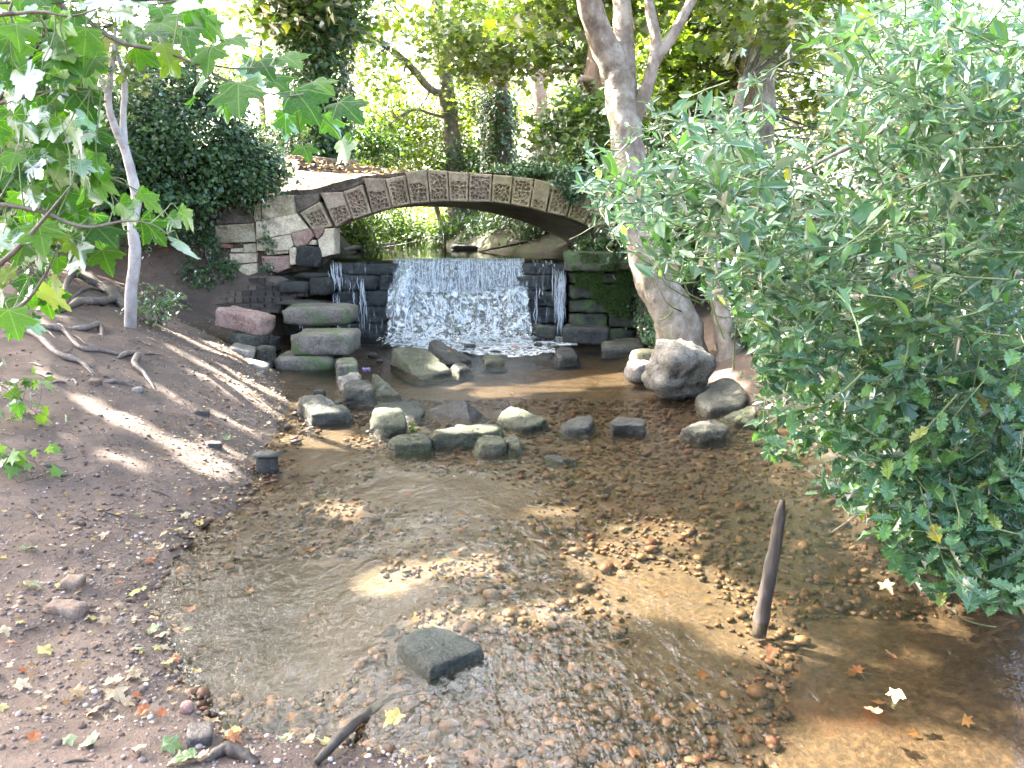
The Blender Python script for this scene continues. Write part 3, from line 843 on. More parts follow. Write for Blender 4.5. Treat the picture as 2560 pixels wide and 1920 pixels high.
# stepped brick footing under the abutment
footing = empty('brick_footing', (-4.2, 12.9, 0.5))
tag(footing, 'stepped footing of old mossy bricks under the broken abutment', 'brick wall')
rowsB = [(870, 915, 215, 590, 13.02, 'd'), (920, 957, 212, 690, 12.95, 'd'), (962, 1000, 235, 890, 12.86, 'm'), (1003, 1043, 225, 790, 12.76, 'm'), (1047, 1078, 225, 700, 12.66, 'w'), (1080, 1112, 280, 690, 12.60, 'w')]
for r_, (v0, v1, u0, u1, Y, kind) in enumerate(rowsB):
    x = u0
    while x < u1-8:
        bw = random.uniform(46, 62) if kind != 'w' else random.uniform(90, 170)
        bw = min(bw, u1-x)
        a = PY(450+x/2.764, 380+v0/2.764, Y); b = PY(450+(x+bw)/2.764, 380+v1/2.764, Y)
        mt = m_brick_wet if kind == 'w' or (kind == 'm' and x > 430) or (kind == 'd' and x > 480) else m_brick
        brick('brick', ((a.x+b.x)/2, Y+.15+random.uniform(-.012, .012), (a.z+b.z)/2), (b.x-a.x-.007, .32, a.z-b.z-.006), mt, footing, rz=random.uniform(-.03, .03), ry=random.uniform(-.02, .02), seed=k_)
        x += bw; k_ += 1
    a = PY(450+(u0+6)/2.764, 380+v0/2.764, Y); b = PY(450+(u1-6)/2.764, 380+v1/2.764, Y)
    brick('mortar', ((a.x+b.x)/2, Y+.20, (a.z+b.z)/2), (b.x-a.x, .32, a.z-b.z+.01), m_rubble if kind != 'w' else m_brick_wet, footing, seed=r_)
slab_poly('footing_core', c4([(150, 860), (700, 860), (900, 960), (800, 1045), (690, 1120), (240, 1120), (200, 960)]), 13.06, .4, m_rubble, footing, 8, rough=.02)
block('ledge_stone', None, PY(735, 718, 12.85)+Vector((0, .15, 0)), (0.50, 0.45, 0.20), 0, 0, 0, m_weir, 16, .02, 6, 3, parent=footing, sub=3)
block('ledge_stone', None, PY(800, 716, 12.8)+Vector((0, .15, 0)), (0.36, 0.45, 0.28), .05, 0, 0, m_rock_dark, 10, .03, 6, 4, parent=footing, sub=3)
block('ledge_stone', None, PY(745, 760, 12.55)+Vector((0, .3, 0)), (0.95, 0.6, 0.10), 0, 0, 0, m_brick_wet, 16, .015, 6, 5, parent=footing, sub=3)
block('ledge_stone', None, PY(770, 690, 12.95)+Vector((0.05, .2, 0)), (0.6, 0.5, 0.10), 0, 0, 0, m_rock_dark, 16, .02, 6, 6, parent=footing, sub=3)

# ================================================================== WEIR
weir = empty('weir', (-1.0, 13.4, 0))
tag(weir, 'dark wet stone weir wall with water pouring over it', 'weir')
def wstone(x0, x1, z0, z1, y, dep=0.35, mat=None, rough=0.035, seed=0, p=26):
    block('weir_stone', None, ((x0+x1)/2, y+dep/2, (z0+z1)/2), (x1-x0, dep, z1-z0), 0, 0, 0, mat or m_weir, p, rough*1.8, 9, seed, parent=weir, sub=4, pits=0.05)
sd = 0
for seg, (xa, xb, yb) in enumerate([(-3.02, -1.86, 13.12), (0.16, 0.92, 13.08)]):
    zc = -0.1
    for c_ in range(5):
        hgt = [.34, .28, .26, .26, .20][c_]
        x = xa - (0.1 if c_ % 2 else 0)
        while x < xb-.05:
            wd = min(random.uniform(.8, 1.4), xb-x)
            if xb-(x+wd) < .35: wd = xb-x
            wstone(x, x+wd-.008, zc, zc+hgt-.006, yb+random.uniform(-.012, .012)+(.03 if c_ == 4 else 0), seed=sd); sd += 1
            x += wd
        zc += hgt
for x0, x1 in ((-1.86, -1.2), (-1.2, -.45), (-.45, .16)):
    wstone(x0, x1-.01, .72, 1.22, 13.34, seed=sd); sd += 1
    wstone(x0, x1-.01, -.1, .36, 12.72, .7, seed=sd); sd += 1
    wstone(x0, x1-.01, .36, .70, 12.92, .6, seed=sd); sd += 1
block('crest_slab', None, (-1.05, 13.45, 1.245), (4.0, .34, .075), 0, 0, 0, m_weir, 40, .008, 6, 5, parent=weir)

# right-hand pier
pier = empty('pier', (1.45, 13.0, 0))
tag(pier, 'dark square pier draped with bright green moss right of the waterfall', 'pier')
zc = -.1
for c_ in range(5):
    hgt = [.27, .24, .24, .24, .2][c_]
    for x0, x1 in ([(0.93, 1.6), (1.6, 2.08)] if c_ % 2 else [(0.93, 2.06)]):
        block('pier_stone', None, ((x0+x1)/2, 12.98+.35, zc+hgt/2), (x1-x0-.01, .7, hgt-.008), 0, 0, 0, m_pier, 30, .05, 9, sd, parent=pier, pits=0.04); sd += 1
    zc += hgt
block('cap_stone', None, (1.28, 13.25, 1.27), (.84, .85, .33), 0, 0, 0, m_cap, 14, .03, 5, 3, parent=pier)
block('cap_stone', None, (1.88, 13.28, 1.26), (.40, .80, .28), 0.04, 0, 0, m_cap, 14, .03, 5, 4, parent=pier)

# ================================================================== WATERFALL
fall = empty('waterfall', (-0.9, 13.2, 0))
tag(fall, 'white waterfall spilling over the weir into the stream', None, None, 'structure')
def drop_path(x, y0, z0, z1, vy=0.35, n=9, jx=0.02):
    pts = []
    for i in range(n):
        t = i/(n-1); z = z0 + (z1-z0)*t*t if i else z0
        s = math.sqrt(max(0, (z0-z)))*vy
        pts.append(Vector((x + random.uniform(-jx, jx)*t, y0 - s, z)))
    return pts
parts = []
for i in range(60):
    x = random.uniform(-1.80, .14)
    if random.random() < .5: x = round(x/.055)*.055 + random.gauss(0, .006)
    zb_ = random.uniform(.70, .84)
    if random.random() < .25: zb_ = random.uniform(.85, 1.15)
    z0 = 1.302 if random.random() < .75 else random.uniform(.95, 1.25)
    r0 = random.uniform(.002, .0045)
    pts = drop_path(x, 13.30 - (1.302-z0)*.28, z0, zb_, .32)
    parts.append(tube(pts, rlerp([r0*.5, r0, r0*1.2, r0*.7], 9), 5))
V, Fq = join_geo(parts)
tag(link('falling_strands', mesh_pl('falling_strands', V, Fq, True), m_white, fall), kind='stuff')
rows = []
for i in range(14):
    t = i/13; z = 1.305 - .55*t*t; y = 13.33 - .03*min(1, t*4) - .30*math.sqrt(max(0, 1.305-z))
    xs = np.linspace(-1.97, .2, 90)
    rows.append(np.stack([xs, y + .012*fbm(np.stack([xs*9, xs*0+z*1.5, xs*0], -1), 2), xs*0+z], -1))
link('curtain', grid_mesh('curtain', rows), m_curtain, fall)
rows3 = [rw + np.array([.013, -.03, 0]) for rw in rows]
link('curtain_front', grid_mesh('curtain_front', rows3), foam_mat('falling_film', 30.0, 0.9, 0.47, 0.64, False, .9, 5.1), fall)
# thin film over crest onto the side walls
for (xa, xb, z1, yo) in ((-3.0, -1.9, .0, 13.085), (.18, .9, .0, 13.045)):
    zs_ = np.linspace(1.27, .06, 20); xs_ = np.linspace(xa, xb, 50)
    link('side_film', grid_mesh('side_film', [np.stack([xs_, xs_*0+yo-.03-.015*fbm(np.stack([xs_*8, xs_*0+z_*2, xs_*0], -1), 2), xs_*0+z_], -1) for z_ in zs_]), m_film, fall)
prof_y = [13.16, 13.00, 12.88, 12.76, 12.62, 12.45, 12.2, 11.85]
prof_z = [.80, .76, .64, .46, .30, .17, .09, .035]
rows = []
ts = np.linspace(0, 1, 46)
xs = np.linspace(-2.02, .30, 110)
for t in ts:
    y = np.interp(t, np.linspace(0, 1, 8), prof_y); z = np.interp(t, np.linspace(0, 1, 8), prof_z)
    spread = 1 - .04*t + .05*t*t
    xx = -.86 + (xs+.86)*spread + .05*t
    xx = xx + .10*sstep(.5, 1.1, np.abs(xx+.86))*np.sign(xx+.86)*fbm(np.stack([np.sign(xx)*3, xx*0+t*5.0, xx*0+2], -1), 3)
    nn = fbm(np.stack([xx*6, xx*0+t*3.0, xx*0], -1), 4)
    n3 = fbm(np.stack([xx*16, xx*0+t*9.0, xx*0+4], -1), 3)
    # left shoulder climbs nearly to the crest
    lift = .42*np.exp(-((xx+1.72)/.24)**2)*(1-t)**1.3 + .12*np.exp(-((xx-.12)/.16)**2)*(1-t)
    rows.append(np.stack([xx, y + .10*nn + .06*n3, np.maximum(z + lift + .06*nn + .04*n3, .03)], -1))
link('cascade', grid_mesh('cascade', rows), m_cascade, fall)
rows2 = []
for i_, rw in enumerate(rows):
    r2 = rw.copy(); n4 = fbm(np.stack([rw[:, 0]*11+3, rw[:, 0]*0+i_*.22, rw[:, 0]*0+8], -1), 4)
    r2[:, 1] -= .07 + .07*n4; r2[:, 2] = np.maximum(rw[:, 2] + .015 + .05*n4, .035); rows2.append(r2)
link('foam_sheet', grid_mesh('foam_sheet', rows2[3:]), m_cascade2, fall)
parts = []
for i in range(36):
    x = random.uniform(-1.90, .24); t0 = random.uniform(0, .55); t1 = min(1, t0+random.uniform(.15, .5))
    pts = []
    for j in range(7):
        t = t0 + (t1-t0)*j/6
        y = np.interp(t, np.linspace(0, 1, 8), prof_y) - .05; z = np.interp(t, np.linspace(0, 1, 8), prof_z) + .02
        lf = .42*math.exp(-((x+1.72)/.24)**2)*(1-t)**1.3
        x += random.gauss(0, .028)
        pts.append(Vector((x, y + random.gauss(0, .02), max(z + lf + random.gauss(0, .012), .03))))
    r0 = random.uniform(.003, .008)
    parts.append(tube(pts, rlerp([.3*r0, r0, r0*.8, .2*r0], 7), 5))
V, Fq = join_geo(parts)
tag(link('foam_strands', mesh_pl('foam_strands', V, Fq, True), m_white, fall), kind='stuff')
# froth around the foot
fx = np.linspace(-2.15, 1.0, 120); fy = np.linspace(10.75, 12.75, 60)
FX, FY = np.meshgrid(fx, fy)
FZ = .045 + .03*np.abs(fbm(np.stack([FX*7, FY*7, FX*0], -1), 3)) + .05*sstep(12.2, 12.7, FY)*np.abs(fbm(np.stack([FX*5, FY*5, FX*0+2], -1), 3))
V = np.stack([FX, FY, FZ], -1).reshape(-1, 3)
idx = np.arange(120*60).reshape(60, 120)
q = np.stack([idx[:-1, :-1], idx[:-1, 1:], idx[1:, 1:], idx[1:, :-1]], -1).reshape(-1, 4)
ctr = V[q].mean(1)
edge = ((ctr[:, 0]+.35)/1.75)**2 + ((ctr[:, 1]-12.65)/(1.75))**2 + .75*fbm(np.stack([ctr[:, 0]*4, ctr[:, 1]*4, ctr[:, 0]*0+5], -1), 3)
keep = edge < .85
link('froth', mesh_np('froth', V, q[keep], True), m_froth, fall)
parts = []
for (xc, wd, yo, zt, zb_, cnt) in ((-2.90, .09, 13.05, 1.29, .74, 34), (-2.86, .05, 12.98, .8, .05, 8), (-2.45, .06, 13.06, 1.10, .05, 12), (-2.62, .04, 13.06, 1.05, .5, 4), (.78, .09, 13.02, 1.18, .05, 46), (.40, .05, 13.02, .85, .05, 9), (.55, .16, 13.02, 1.29, 1.18, 10), (-3.35, .06, 12.5, .62, .05, 5)):
    for i in range(cnt):
        x = xc + random.gauss(0, wd*.6); a = random.uniform(0, .6); b = min(1, a+random.uniform(.2, .5))
        zz0, zz1 = zt+(zb_-zt)*a, zt+(zb_-zt)*b
        pts = [Vector((x + random.gauss(0, .006), yo - .02 - random.uniform(0, .03), zz0+(zz1-zz0)*j/5)) for j in range(6)]
        r0 = random.uniform(.003, .008)
        parts.append(tube(pts, rlerp([.3*r0, r0, r0, .3*r0], 6), 5))
V, Fq = join_geo(parts)
tag(link('trickles', mesh_pl('trickles', V, Fq, True), m_white, fall), kind='stuff')
D1, F1 = ico(1)
n = 900
c = np.stack([rng.uniform(-2.0, .35, n), rng.uniform(12.0, 13.0, n), np.zeros(n)], -1)
c[:, 2] = np.interp(c[:, 1], prof_y[::-1], prof_z[::-1]) + np.abs(rng.normal(0, .06, n)) + .02
s = rng.uniform(.003, .009, n)
V = (c[:, None, :] + D1[None]*s[:, None, None]).reshape(-1, 3)
Fq = (F1[None] + (np.arange(n)*len(D1))[:, None, None]).reshape(-1, 3)
tag(link('spray', mesh_np('spray', V, Fq, True), m_white, fall), kind='stuff')

# ================================================================== ROCKS IN THE STREAM
def cv(L, ox, oy, s): return [(ox+t[0]/s, oy+t[1]/s) + tuple(t[2:]) for t in L]
def k2(L): return cv(L, 640, 820, 3.16)
def k3(L): return cv(L, 1300, 700, 3.16)
def k6(L): return cv(L, 800, 1250, 2.458)
G_STONE = 'stones lying in the stream'
def R(label, top, z, mat, flare=.25, zb=-.10, p=14, rough=.022, nsc=5, seed=0, name='boulder', pits=0.0):
    top = [(t[0], t[1], (t[2] if len(t) > 2 else z)*.82) for t in top]
    return rock_top(name, label, top, z*.82, flare, zb, mat, p, rough, nsc, seed, 'rock', G_STONE, pits)
R('large flat greenish slab tilted into the water below the waterfall', k2([(1065, 185, .24), (1130, 150, .30), (1290, 128, .34), (1375, 160, .28), (1555, 345, .03), (1320, 385, .03), (1240, 322, .12)]), .2, m_rock_green, .12, p=18, seed=1, rough=.018)
R('dark wet slanting slab behind the large greenish slab, beside the froth', k2([(1355, 125, .25), (1400, 82, .31), (1480, 95, .29), (1705, 240, .06), (1560, 288, .03), (1490, 225, .15)]), .2, m_rock_dark, .2, seed=2)
R('small round grey rock at the right foot of the large greenish slab', k2([(1535, 295), (1590, 265), (1660, 278), (1682, 305), (1600, 318)]), .07, m_rock, .5, p=6, seed=3)
R('small mossy rock washed by froth in front of the waterfall', k2([(1800, 210), (1850, 192), (1925, 212), (1950, 245), (1820, 250)]), .09, m_rock_green, .5, p=7, seed=4)
R('squared dark block at the right foot of the stacked stone blocks', k2([(640, 232), (770, 225), (815, 288), (700, 302), (630, 300)]), .20, m_block, .05, seed=5, p=20)
R('pale hollowed boulder behind the round lichened boulder', k2([(640, 385, .16), (740, 320, .22), (820, 335, .22), (825, 395, .2), (700, 402, .18)]), .2, m_rock_pale, .3, p=7, rough=.05, seed=6)
R('round lichened boulder at the left edge of the stream', k2([(690, 420), (740, 398), (880, 398), (930, 440), (925, 480), (700, 470)]), .22, m_rock, .22, p=8, rough=.035, seed=7)
R('wedge shaped rock leaning beside the round lichened boulder', k2([(880, 372, .22), (930, 337, .29), (1000, 370, .22), (1148, 528, .02), (945, 538, .01)]), .2, m_rock_green, .25, p=18, seed=8)
R('sharp grey block with sunlit top, leftmost of the stepping stones', k2([(318, 560, .18), (400, 502, .25), (510, 500, .25), (758, 640, .12), (735, 672, .10), (440, 660, .15)]), .2, m_rock, .12, p=16, rough=.03, seed=9)
R('flat topped grey block with sunlit corner among the stepping stones', k2([(925, 640, .14), (1000, 614, .16), (1150, 622, .16), (1195, 730, .13), (1185, 765, .12), (1000, 765, .12), (895, 745, .12)]), .15, m_rock_green, .10, p=16, seed=10)
R('low wet flat stone behind the flat topped grey block', k2([(905, 640), (980, 582), (1290, 577), (1330, 630), (1300, 698), (1190, 695)]), .045, m_slate, .3, seed=11)
R('dark pyramid shaped rock standing in the line of stepping stones', k2([(1530, 580, .17), (1650, 537, .25), (1690, 548, .23), (1660, 610, .17)]), .2, m_rock_dark, .75, p=16, seed=12)
R('broad pitted slab right of the dark pyramid shaped rock', k2([(1910, 700, .09), (1990, 607, .15), (2100, 617, .15), (2310, 725, .07), (2200, 772, .06), (2080, 770, .07)]), .12, m_rock_green, .2, p=16, seed=13, pits=.03)
R('rounded oblong stone, leftmost of the front row of stepping stones', k2([(1040, 890), (1110, 832), (1330, 822), (1388, 862), (1380, 905), (1100, 918)]), .10, m_rock_green, .2, p=9, seed=14)
R('longest stepping stone, a mossy oblong in the front row', k2([(1395, 835), (1440, 778), (1900, 750), (1948, 790), (1890, 815), (1500, 830)]), .13, m_rock_green, .22, p=10, rough=.03, seed=15)
R('mossy round stone at the right end of the front row', k2([(1735, 870), (1810, 828), (1930, 845), (1985, 895), (1900, 915), (1760, 905)]), .11, m_rock_green, .28, p=7, seed=16)
R('mossy knob of stone tucked behind the right end of the front row', k2([(1950, 860), (2040, 828), (2100, 875), (2095, 915), (2000, 905)]), .10, m_rock_green, .28, p=7, seed=17)
R('low black stone with water sliding over it right of the broad pitted slab', k3([(320, 1145), (450, 1065), (570, 1062), (570, 1130), (520, 1170), (340, 1172)]), .06, m_rock_dark, .3, seed=18)
R('black squared stone alone in the shallow rapids', k3([(712, 1115), (760, 1084), (970, 1096), (988, 1130), (975, 1150), (720, 1142)]), .10, m_rock_dark, .08, p=20, seed=19)
R('brown rounded oblong stone in the rapids near the right bank', k3([(1265, 1165), (1400, 1112), (1560, 1097), (1638, 1130), (1635, 1175), (1400, 1200)]), .11, m_rock, .2, p=8, rough=.035, seed=20)
R('dark green wedge of rock at the right bank', k3([(1560, 1075, .04), (1840, 972, .21), (1875, 1000, .21), (1868, 1065, .15), (1700, 1095, .07)]), .15, m_rock_green, .12, p=18, seed=21)
R('broad rounded slab with fallen leaves below the tree roots', k3([(1380, 945, .09), (1430, 890, .14), (1520, 775, .26), (1680, 762, .27), (1745, 805, .24), (1812, 930, .13), (1760, 980, .10), (1480, 1000, .08)]), .15, m_rock, .15, p=12, seed=22)
R('wet flat rock at the edge of the froth near the pier', k3([(270, 535), (340, 514), (420, 532), (455, 592), (300, 602)]), .09, m_rock_dark, .4, p=8, seed=23)
R('flat dark slab strewn with leaves at the foot of the ivy wall', k3([(640, 495), (700, 457), (900, 452), (985, 472), (980, 525), (650, 530)]), .12, m_rock, .1, p=16, seed=24)
R('nearly drowned grey stone breaking the surface in mid stream', k3([(205, 1385), (300, 1378), (420, 1408), (300, 1418)]), .018, m_slate, .5, p=8, seed=25)
R('dark green triangular slab alone in the near water', k6([(490, 850, .065), (555, 792, .085), (690, 760, .09), (830, 802, .075), (985, 887, .05), (1010, 925, .045), (790, 985, .06), (680, 1012, .065), (610, 965, .065)]), .07, m_slate, .35, zb=-.05, p=20, rough=.008, nsc=8, seed=26, pits=.012)
def B3(label, u, v, Y, s, mat, rz=0, rx=0, ry=0, p=8, rough=.03, seed=0, nsc=5, pits=0, name='boulder', cat='rock', group=G_STONE):
    return block(name, label, PY(u, v, Y), s, rz, rx, ry, mat, p, rough, nsc, seed, cat, group, pits=pits)
B3('big rough pebbly conglomerate boulder in front of the leaning tree', 1697, 930, 8.45, (.66, .55, .66), m_congl, .4, .2, .3, 4.6, .075, 31, 8, .09)
B3('whitish sunlit cobble beside the conglomerate boulder', 1607, 930, 9.25, (.40, .34, .27), m_rock_pale, .3, 0, .1, 4, .03, 32)
B3('yellow lichened cobble behind the whitish cobble', 1608, 892, 10.3, (.33, .3, .2), m_rock_yel, .2, 0, 0, 4.5, .025, 33)
B3('dark rectangular slab lying at the foot of the pier', 1466, 836, 12.3, (.72, .5, .26), m_rock_dark, -.15, 0, .04, 18, .03, 34)
B3('broken brownish stone left of the dark slab at the foot of the pier', 1360, 828, 12.45, (.34, .35, .2), m_rock, .2, 0, .1, 10, .03, 35)
B3('tiny tan stone beside the dark green wedge of rock', 1895, 993, 7.9, (.1, .09, .08), m_rock_pale, 0, 0, 0, 5, .01, 36)
ORD = ['first', 'second', 'third', 'fourth', 'fifth', 'sixth', 'seventh', 'eighth', 'ninth', 'tenth']
FC = [(1153, 853, .11), (1175, 872, .13), (1190, 845, .10), (1288, 872, .09), (1345, 868, .1), (1230, 858, .08), (1010, 835, .14), (1240, 830, .12), (1120, 838, .09)]
for k_, (u, v, s_) in enumerate(FC):
    b = PZ(u, v, .03)
    o = block('cobble', 'small wet cobble in the white froth, ' + ORD[sorted(FC).index((u, v, s_))] + ' from the left', (b.x, b.y, .05), (s_*1.3, s_, s_*.9), k_*.7, 0, 0, m_rock_dark if k_ % 3 else m_ashlar_red, 5, .02, 9, 60+k_, 'rock', 'cobbles in the froth', sub=3)
EC = [(800, 985, .10), (880, 1005, .07), (845, 1010, .06), (930, 890, .1), (950, 905, .07), (690, 1062, .06), (720, 1070, .05), (920, 1082, .04), (1960, 1052, .1), (1925, 1010, .08)]
for k_, (u, v, s_) in enumerate(EC):
    b = PZ(u, v, .01)
    block('cobble', 'small grey cobble among the larger stones at the water edge, ' + ORD[sorted(EC).index((u, v, s_))] + ' from the left', (b.x, b.y, .02), (s_*1.3, s_, s_*.8), k_*1.1, 0, 0, m_rock, 5, .012, 9, 80+k_, 'rock', 'cobbles at the water edge', sub=3)

# ---- squared blocks fallen from the bridge
G_BLK = 'squared blocks fallen beside the weir'
def FB(label, u0, v0, u1, v1, Y, dep, mat, rz=0, ry=0, p=20, rough=.025, seed=0, taper=0, rx=0):
    (a, b), (c_, d_) = c4([(u0, v0)])[0], c4([(u1, v1)])[0]
    A_, B_ = PY(a, b, Y), PY(c_, d_, Y)
    return block('stone_block', label, ((A_.x+B_.x)/2, Y+dep/2, (A_.z+B_.z)/2), (B_.x-A_.x, dep, A_.z-B_.z), rz, rx, ry, mat, p, rough, 5, seed, 'stone block', G_BLK, taper=taper)
FB('big weathered stone block, topmost of the stack', 690, 1078, 1168, 1206, 11.15, .9, m_block, .03, .0, 18, .03, 41)
FB('mossy stone block in the middle of the stack', 755, 1262, 1182, 1415, 10.12, .75, m_block, -.02, 0, 18, .03, 42)
FB('long mossy stone block at the bottom of the stack', 640, 1420, 1045, 1530, 10.02, .7, m_block, .02, 0, 18, .025, 43)
FB('upright dark stone block standing left of the stack', 512, 1352, 634, 1535, 10.02, .28, m_rock, .06, .02, 20, .015, 44)
FB('mossy corner of stone poking out right of the stack', 1022, 1430, 1105, 1535, 10.2, .4, m_block, 0, 0, 14, .02, 45)
FB('slanting reddish stone slab leaning against the bank by the dark drain', 235, 1110, 590, 1250, 10.9, .5, m_ashlar_red, -.15, .20, 16, .03, 46)
FB('dark stone under the slanting reddish slab', 330, 1262, 560, 1350, 10.8, .5, m_rock, 0, .1, 12, .03, 47)
FB('sunlit stone half buried in the bank beside the upright block', 300, 1365, 475, 1450, 9.7, .5, m_rock_pale, .2, .25, 10, .025, 48)
FB('lower sunlit stone half buried at the water edge', 385, 1475, 572, 1560, 9.2, .45, m_rock_pale, .2, .25, 10, .025, 49)
FB('dark stone behind the stack beside the drain', 470, 1300, 640, 1420, 11.2, .5, m_rock_dark, 0, 0, 12, .03, 50)

# broken capped block standing in the margin
bc = PZ(664, 1186, 0)
cb = empty('broken_block', bc); tag(cb, 'dark broken masonry stub with flat cap in the left water margin', 'stone block')
block('base', None, (bc.x, bc.y+.06, .04), (.145, .12, .16), .05, 0, 0, m_rock_dark, 24, .006, 10, 3, parent=cb, sub=3)
block('cap', None, (bc.x, bc.y+.06, .138), (.225, .15, .032), .03, 0, .03, m_rock, 24, .004, 10, 4, parent=cb, sub=3)

# wooden stake
def wood_mat(name, a, b, c_):
    m = M(name); co = m.obj(); st = m.mapping(co, (14, 14, 1.5))
    n_ = m.noise(st, 2, 6, .7)
    col = m.ramp(n_, [(.3, a), (.5, b), (.7, c_)])
    return m.done(m.pbr(col, .6, m.bump(n_, .6, .01), .35))
m_stake = wood_mat('wet_wood', (.016, .012, .009), (.036, .028, .021), (.075, .060, .046))
m_root = wood_mat('root_wood', (.055, .043, .034), (.115, .092, .075), (.21, .175, .148))
m_pale_wood = wood_mat('dry_wood', (.14, .11, .08), (.24, .20, .15), (.36, .31, .25))
a = PZ(1897, 1590, -.08); b = PY(1956, 1250, 3.42)
pts = spline([a, a.lerp(b, .35)+Vector((-.003, 0, 0)), a.lerp(b, .7)+Vector((.003, 0, 0)), b], 26)
V, Fq = tube(pts, rlerp([.033, .034, .034, .032, .029, .026, .012], 26), 14, wob=.3, seed=3)
tag(link('wooden_stake', mesh_pl('wooden_stake', V, Fq, True), m_stake), 'wet wooden stake leaning upright out of the stream', 'stake')

def ground_tube(name, label, pxs, r, mat, lift=.02, cat='root', group=None, seg=9, n=None, arch=None, wob=.55, seed=0):
    P = []
    for i, q_ in enumerate(pxs):
        g = on_ground(q_[0], q_[1]); P.append(g + Vector((0, 0, (lift if 0 < i < len(pxs)-1 else -.012) + (q_[2] if len(q_) > 2 else 0))))
    n = n or 6*len(P)
    V, Fq = tube(spline(P, n), rlerp(r if hasattr(r, '__len__') else [r*.9, r, r*.8, r*.4], n), seg, wob=wob, seed=seed)
    o = link(name, mesh_pl(name, V, Fq, True), mat)
    return tag(o, label, cat, group)
def kb(L): return cv(L, 0, 650, 2.765)
GR = 'roots exposed on the eroded bank'
for k_, (lab, L, r_, lf) in enumerate([
 ('long dark root running down the eroded bank from the left edge', [(60, 430), (250, 530), (420, 670), (560, 720), (680, 815)], [.030, .034, .03, .022, .012], .02),
 ('thin winding root above the long dark root', [(220, 450), (340, 480), (450, 510), (560, 620), (700, 640), (855, 655)], [.02, .024, .022, .02, .012], .02),
 ('pale bent root end hanging over the hollow under the sapling', [(480, 470), (600, 492), (690, 468), (706, 545)], [.02, .03, .03, .015], .03),
 ('hooked pale root above the small hollow in the bank', [(800, 680), (880, 668), (955, 680), (930, 740), (1000, 810), (1080, 905)], [.012, .024, .03, .026, .02, .01], .03),
 ('short root stub below the hooked pale root', [(700, 845), (800, 852), (930, 868)], [.012, .02, .016], .015),
 ('thick arched root looping left of the sapling', [(455, 305), (462, 215, .05), (520, 165, .1), (630, 190, .06), (720, 225, .02), (800, 270)], [.028, .034, .04, .045, .05, .05], .03),
 ('thick pale root running to the sapling base', [(250, 350), (430, 362), (560, 315, .02), (700, 322, .03), (790, 312, .03), (865, 350)], [.024, .034, .038, .045, .05, .04], .03),
 ('small twisted root inside the arched root', [(490, 265), (600, 215, .02), (715, 225, .03)], [.016, .02, .018], .02),
 ('swollen root mound beside the sapling', [(640, 150), (720, 200, .02), (800, 260, .02), (855, 345)], [.05, .09, .09, .05], .0),
 ('broad root hump at the top of the bare bank', [(480, 95), (560, 105, .02), (640, 130, .02), (700, 170)], [.03, .07, .07, .03], .0),
 ('little stick like root low on the bank at the left', [(270, 1405), (340, 1430), (480, 1440)], [.012, .013, .010], .01),
 ('second little stick like root low on the bank at the left', [(380, 1510), (430, 1505), (495, 1470)], [.008, .010, .008], .01),
]):
    ground_tube('exposed_root', lab, kb(L), r_, m_root, lf, 'root', GR, seed=k_)
rr_ = random.Random(8)
for k_ in range(14):
    x, y = rr_.uniform(120, 1000), rr_.uniform(430, 880); a = rr_.uniform(-.2, .9); L_ = rr_.uniform(60, 190)
    ground_tube('exposed_root', 'thin rootlet snaking between the thicker exposed roots', kb([(x, y), (x+L_*.4*math.cos(a), y+L_*.4*math.sin(a)+rr_.uniform(-12, 12)), (x+L_*.75*math.cos(a), y+L_*.75*math.sin(a)+rr_.uniform(-15, 15)), (x+L_*math.cos(a), y+L_*math.sin(a))]), [.004, .009, .008, .003], m_root, .006, 'root', 'rootlets on the eroded bank', seg=6, seed=60+k_)
ground_tube('fallen_log', 'dark sodden log lying under the hanging holly', [(2020, 1225, .03), (2120, 1240, .04), (2230, 1248, .05), (2330, 1262, .07)], [.03, .045, .05, .05], m_stake, .06, 'log', seg=10, seed=21)
ground_tube('wet_branch', 'black wet branch at the bottom edge of the stream', [(790, 1915, .02), (860, 1880, .05), (930, 1835, .08), (985, 1800, .08), (1050, 1762, .07)], [.014, .018, .017, .013, .005], m_stake, .02, 'branch', seg=9, seed=22)
ground_tube('wet_branch', 'short black root stub at the bottom left water edge', [(640, 1908, .0), (600, 1892, .012), (555, 1886, .014), (515, 1905, .0)], [.016, .024, .022, .010], m_stake, .004, 'branch', seg=9, seed=23, wob=.5)
for k_, (L, r_) in enumerate([([(195, 1262), (270, 1285), (350, 1308)], .004), ([(60, 1255), (110, 1300), (150, 1330)], .005), ([(300, 1208), (400, 1235), (440, 1250)], .005), ([(440, 1400), (490, 1412), (508, 1428)], .006), ([(130, 1912), (200, 1905), (300, 1915)], .005)]):
    ground_tube('twig', ['thin dark twig lying on the bank beside the leaf drift', 'thin dark twig at the left edge above the trodden bricks', 'dark twig on the bank above the masonry stub', 'short black twig at the water edge by the dark pool', 'dark twig along the bottom left edge of the picture'][k_], L, [r_*.6, r_, r_*.5], m_stake, .006, 'twig', 'twigs on the bank', seg=5, seed=30+k_)
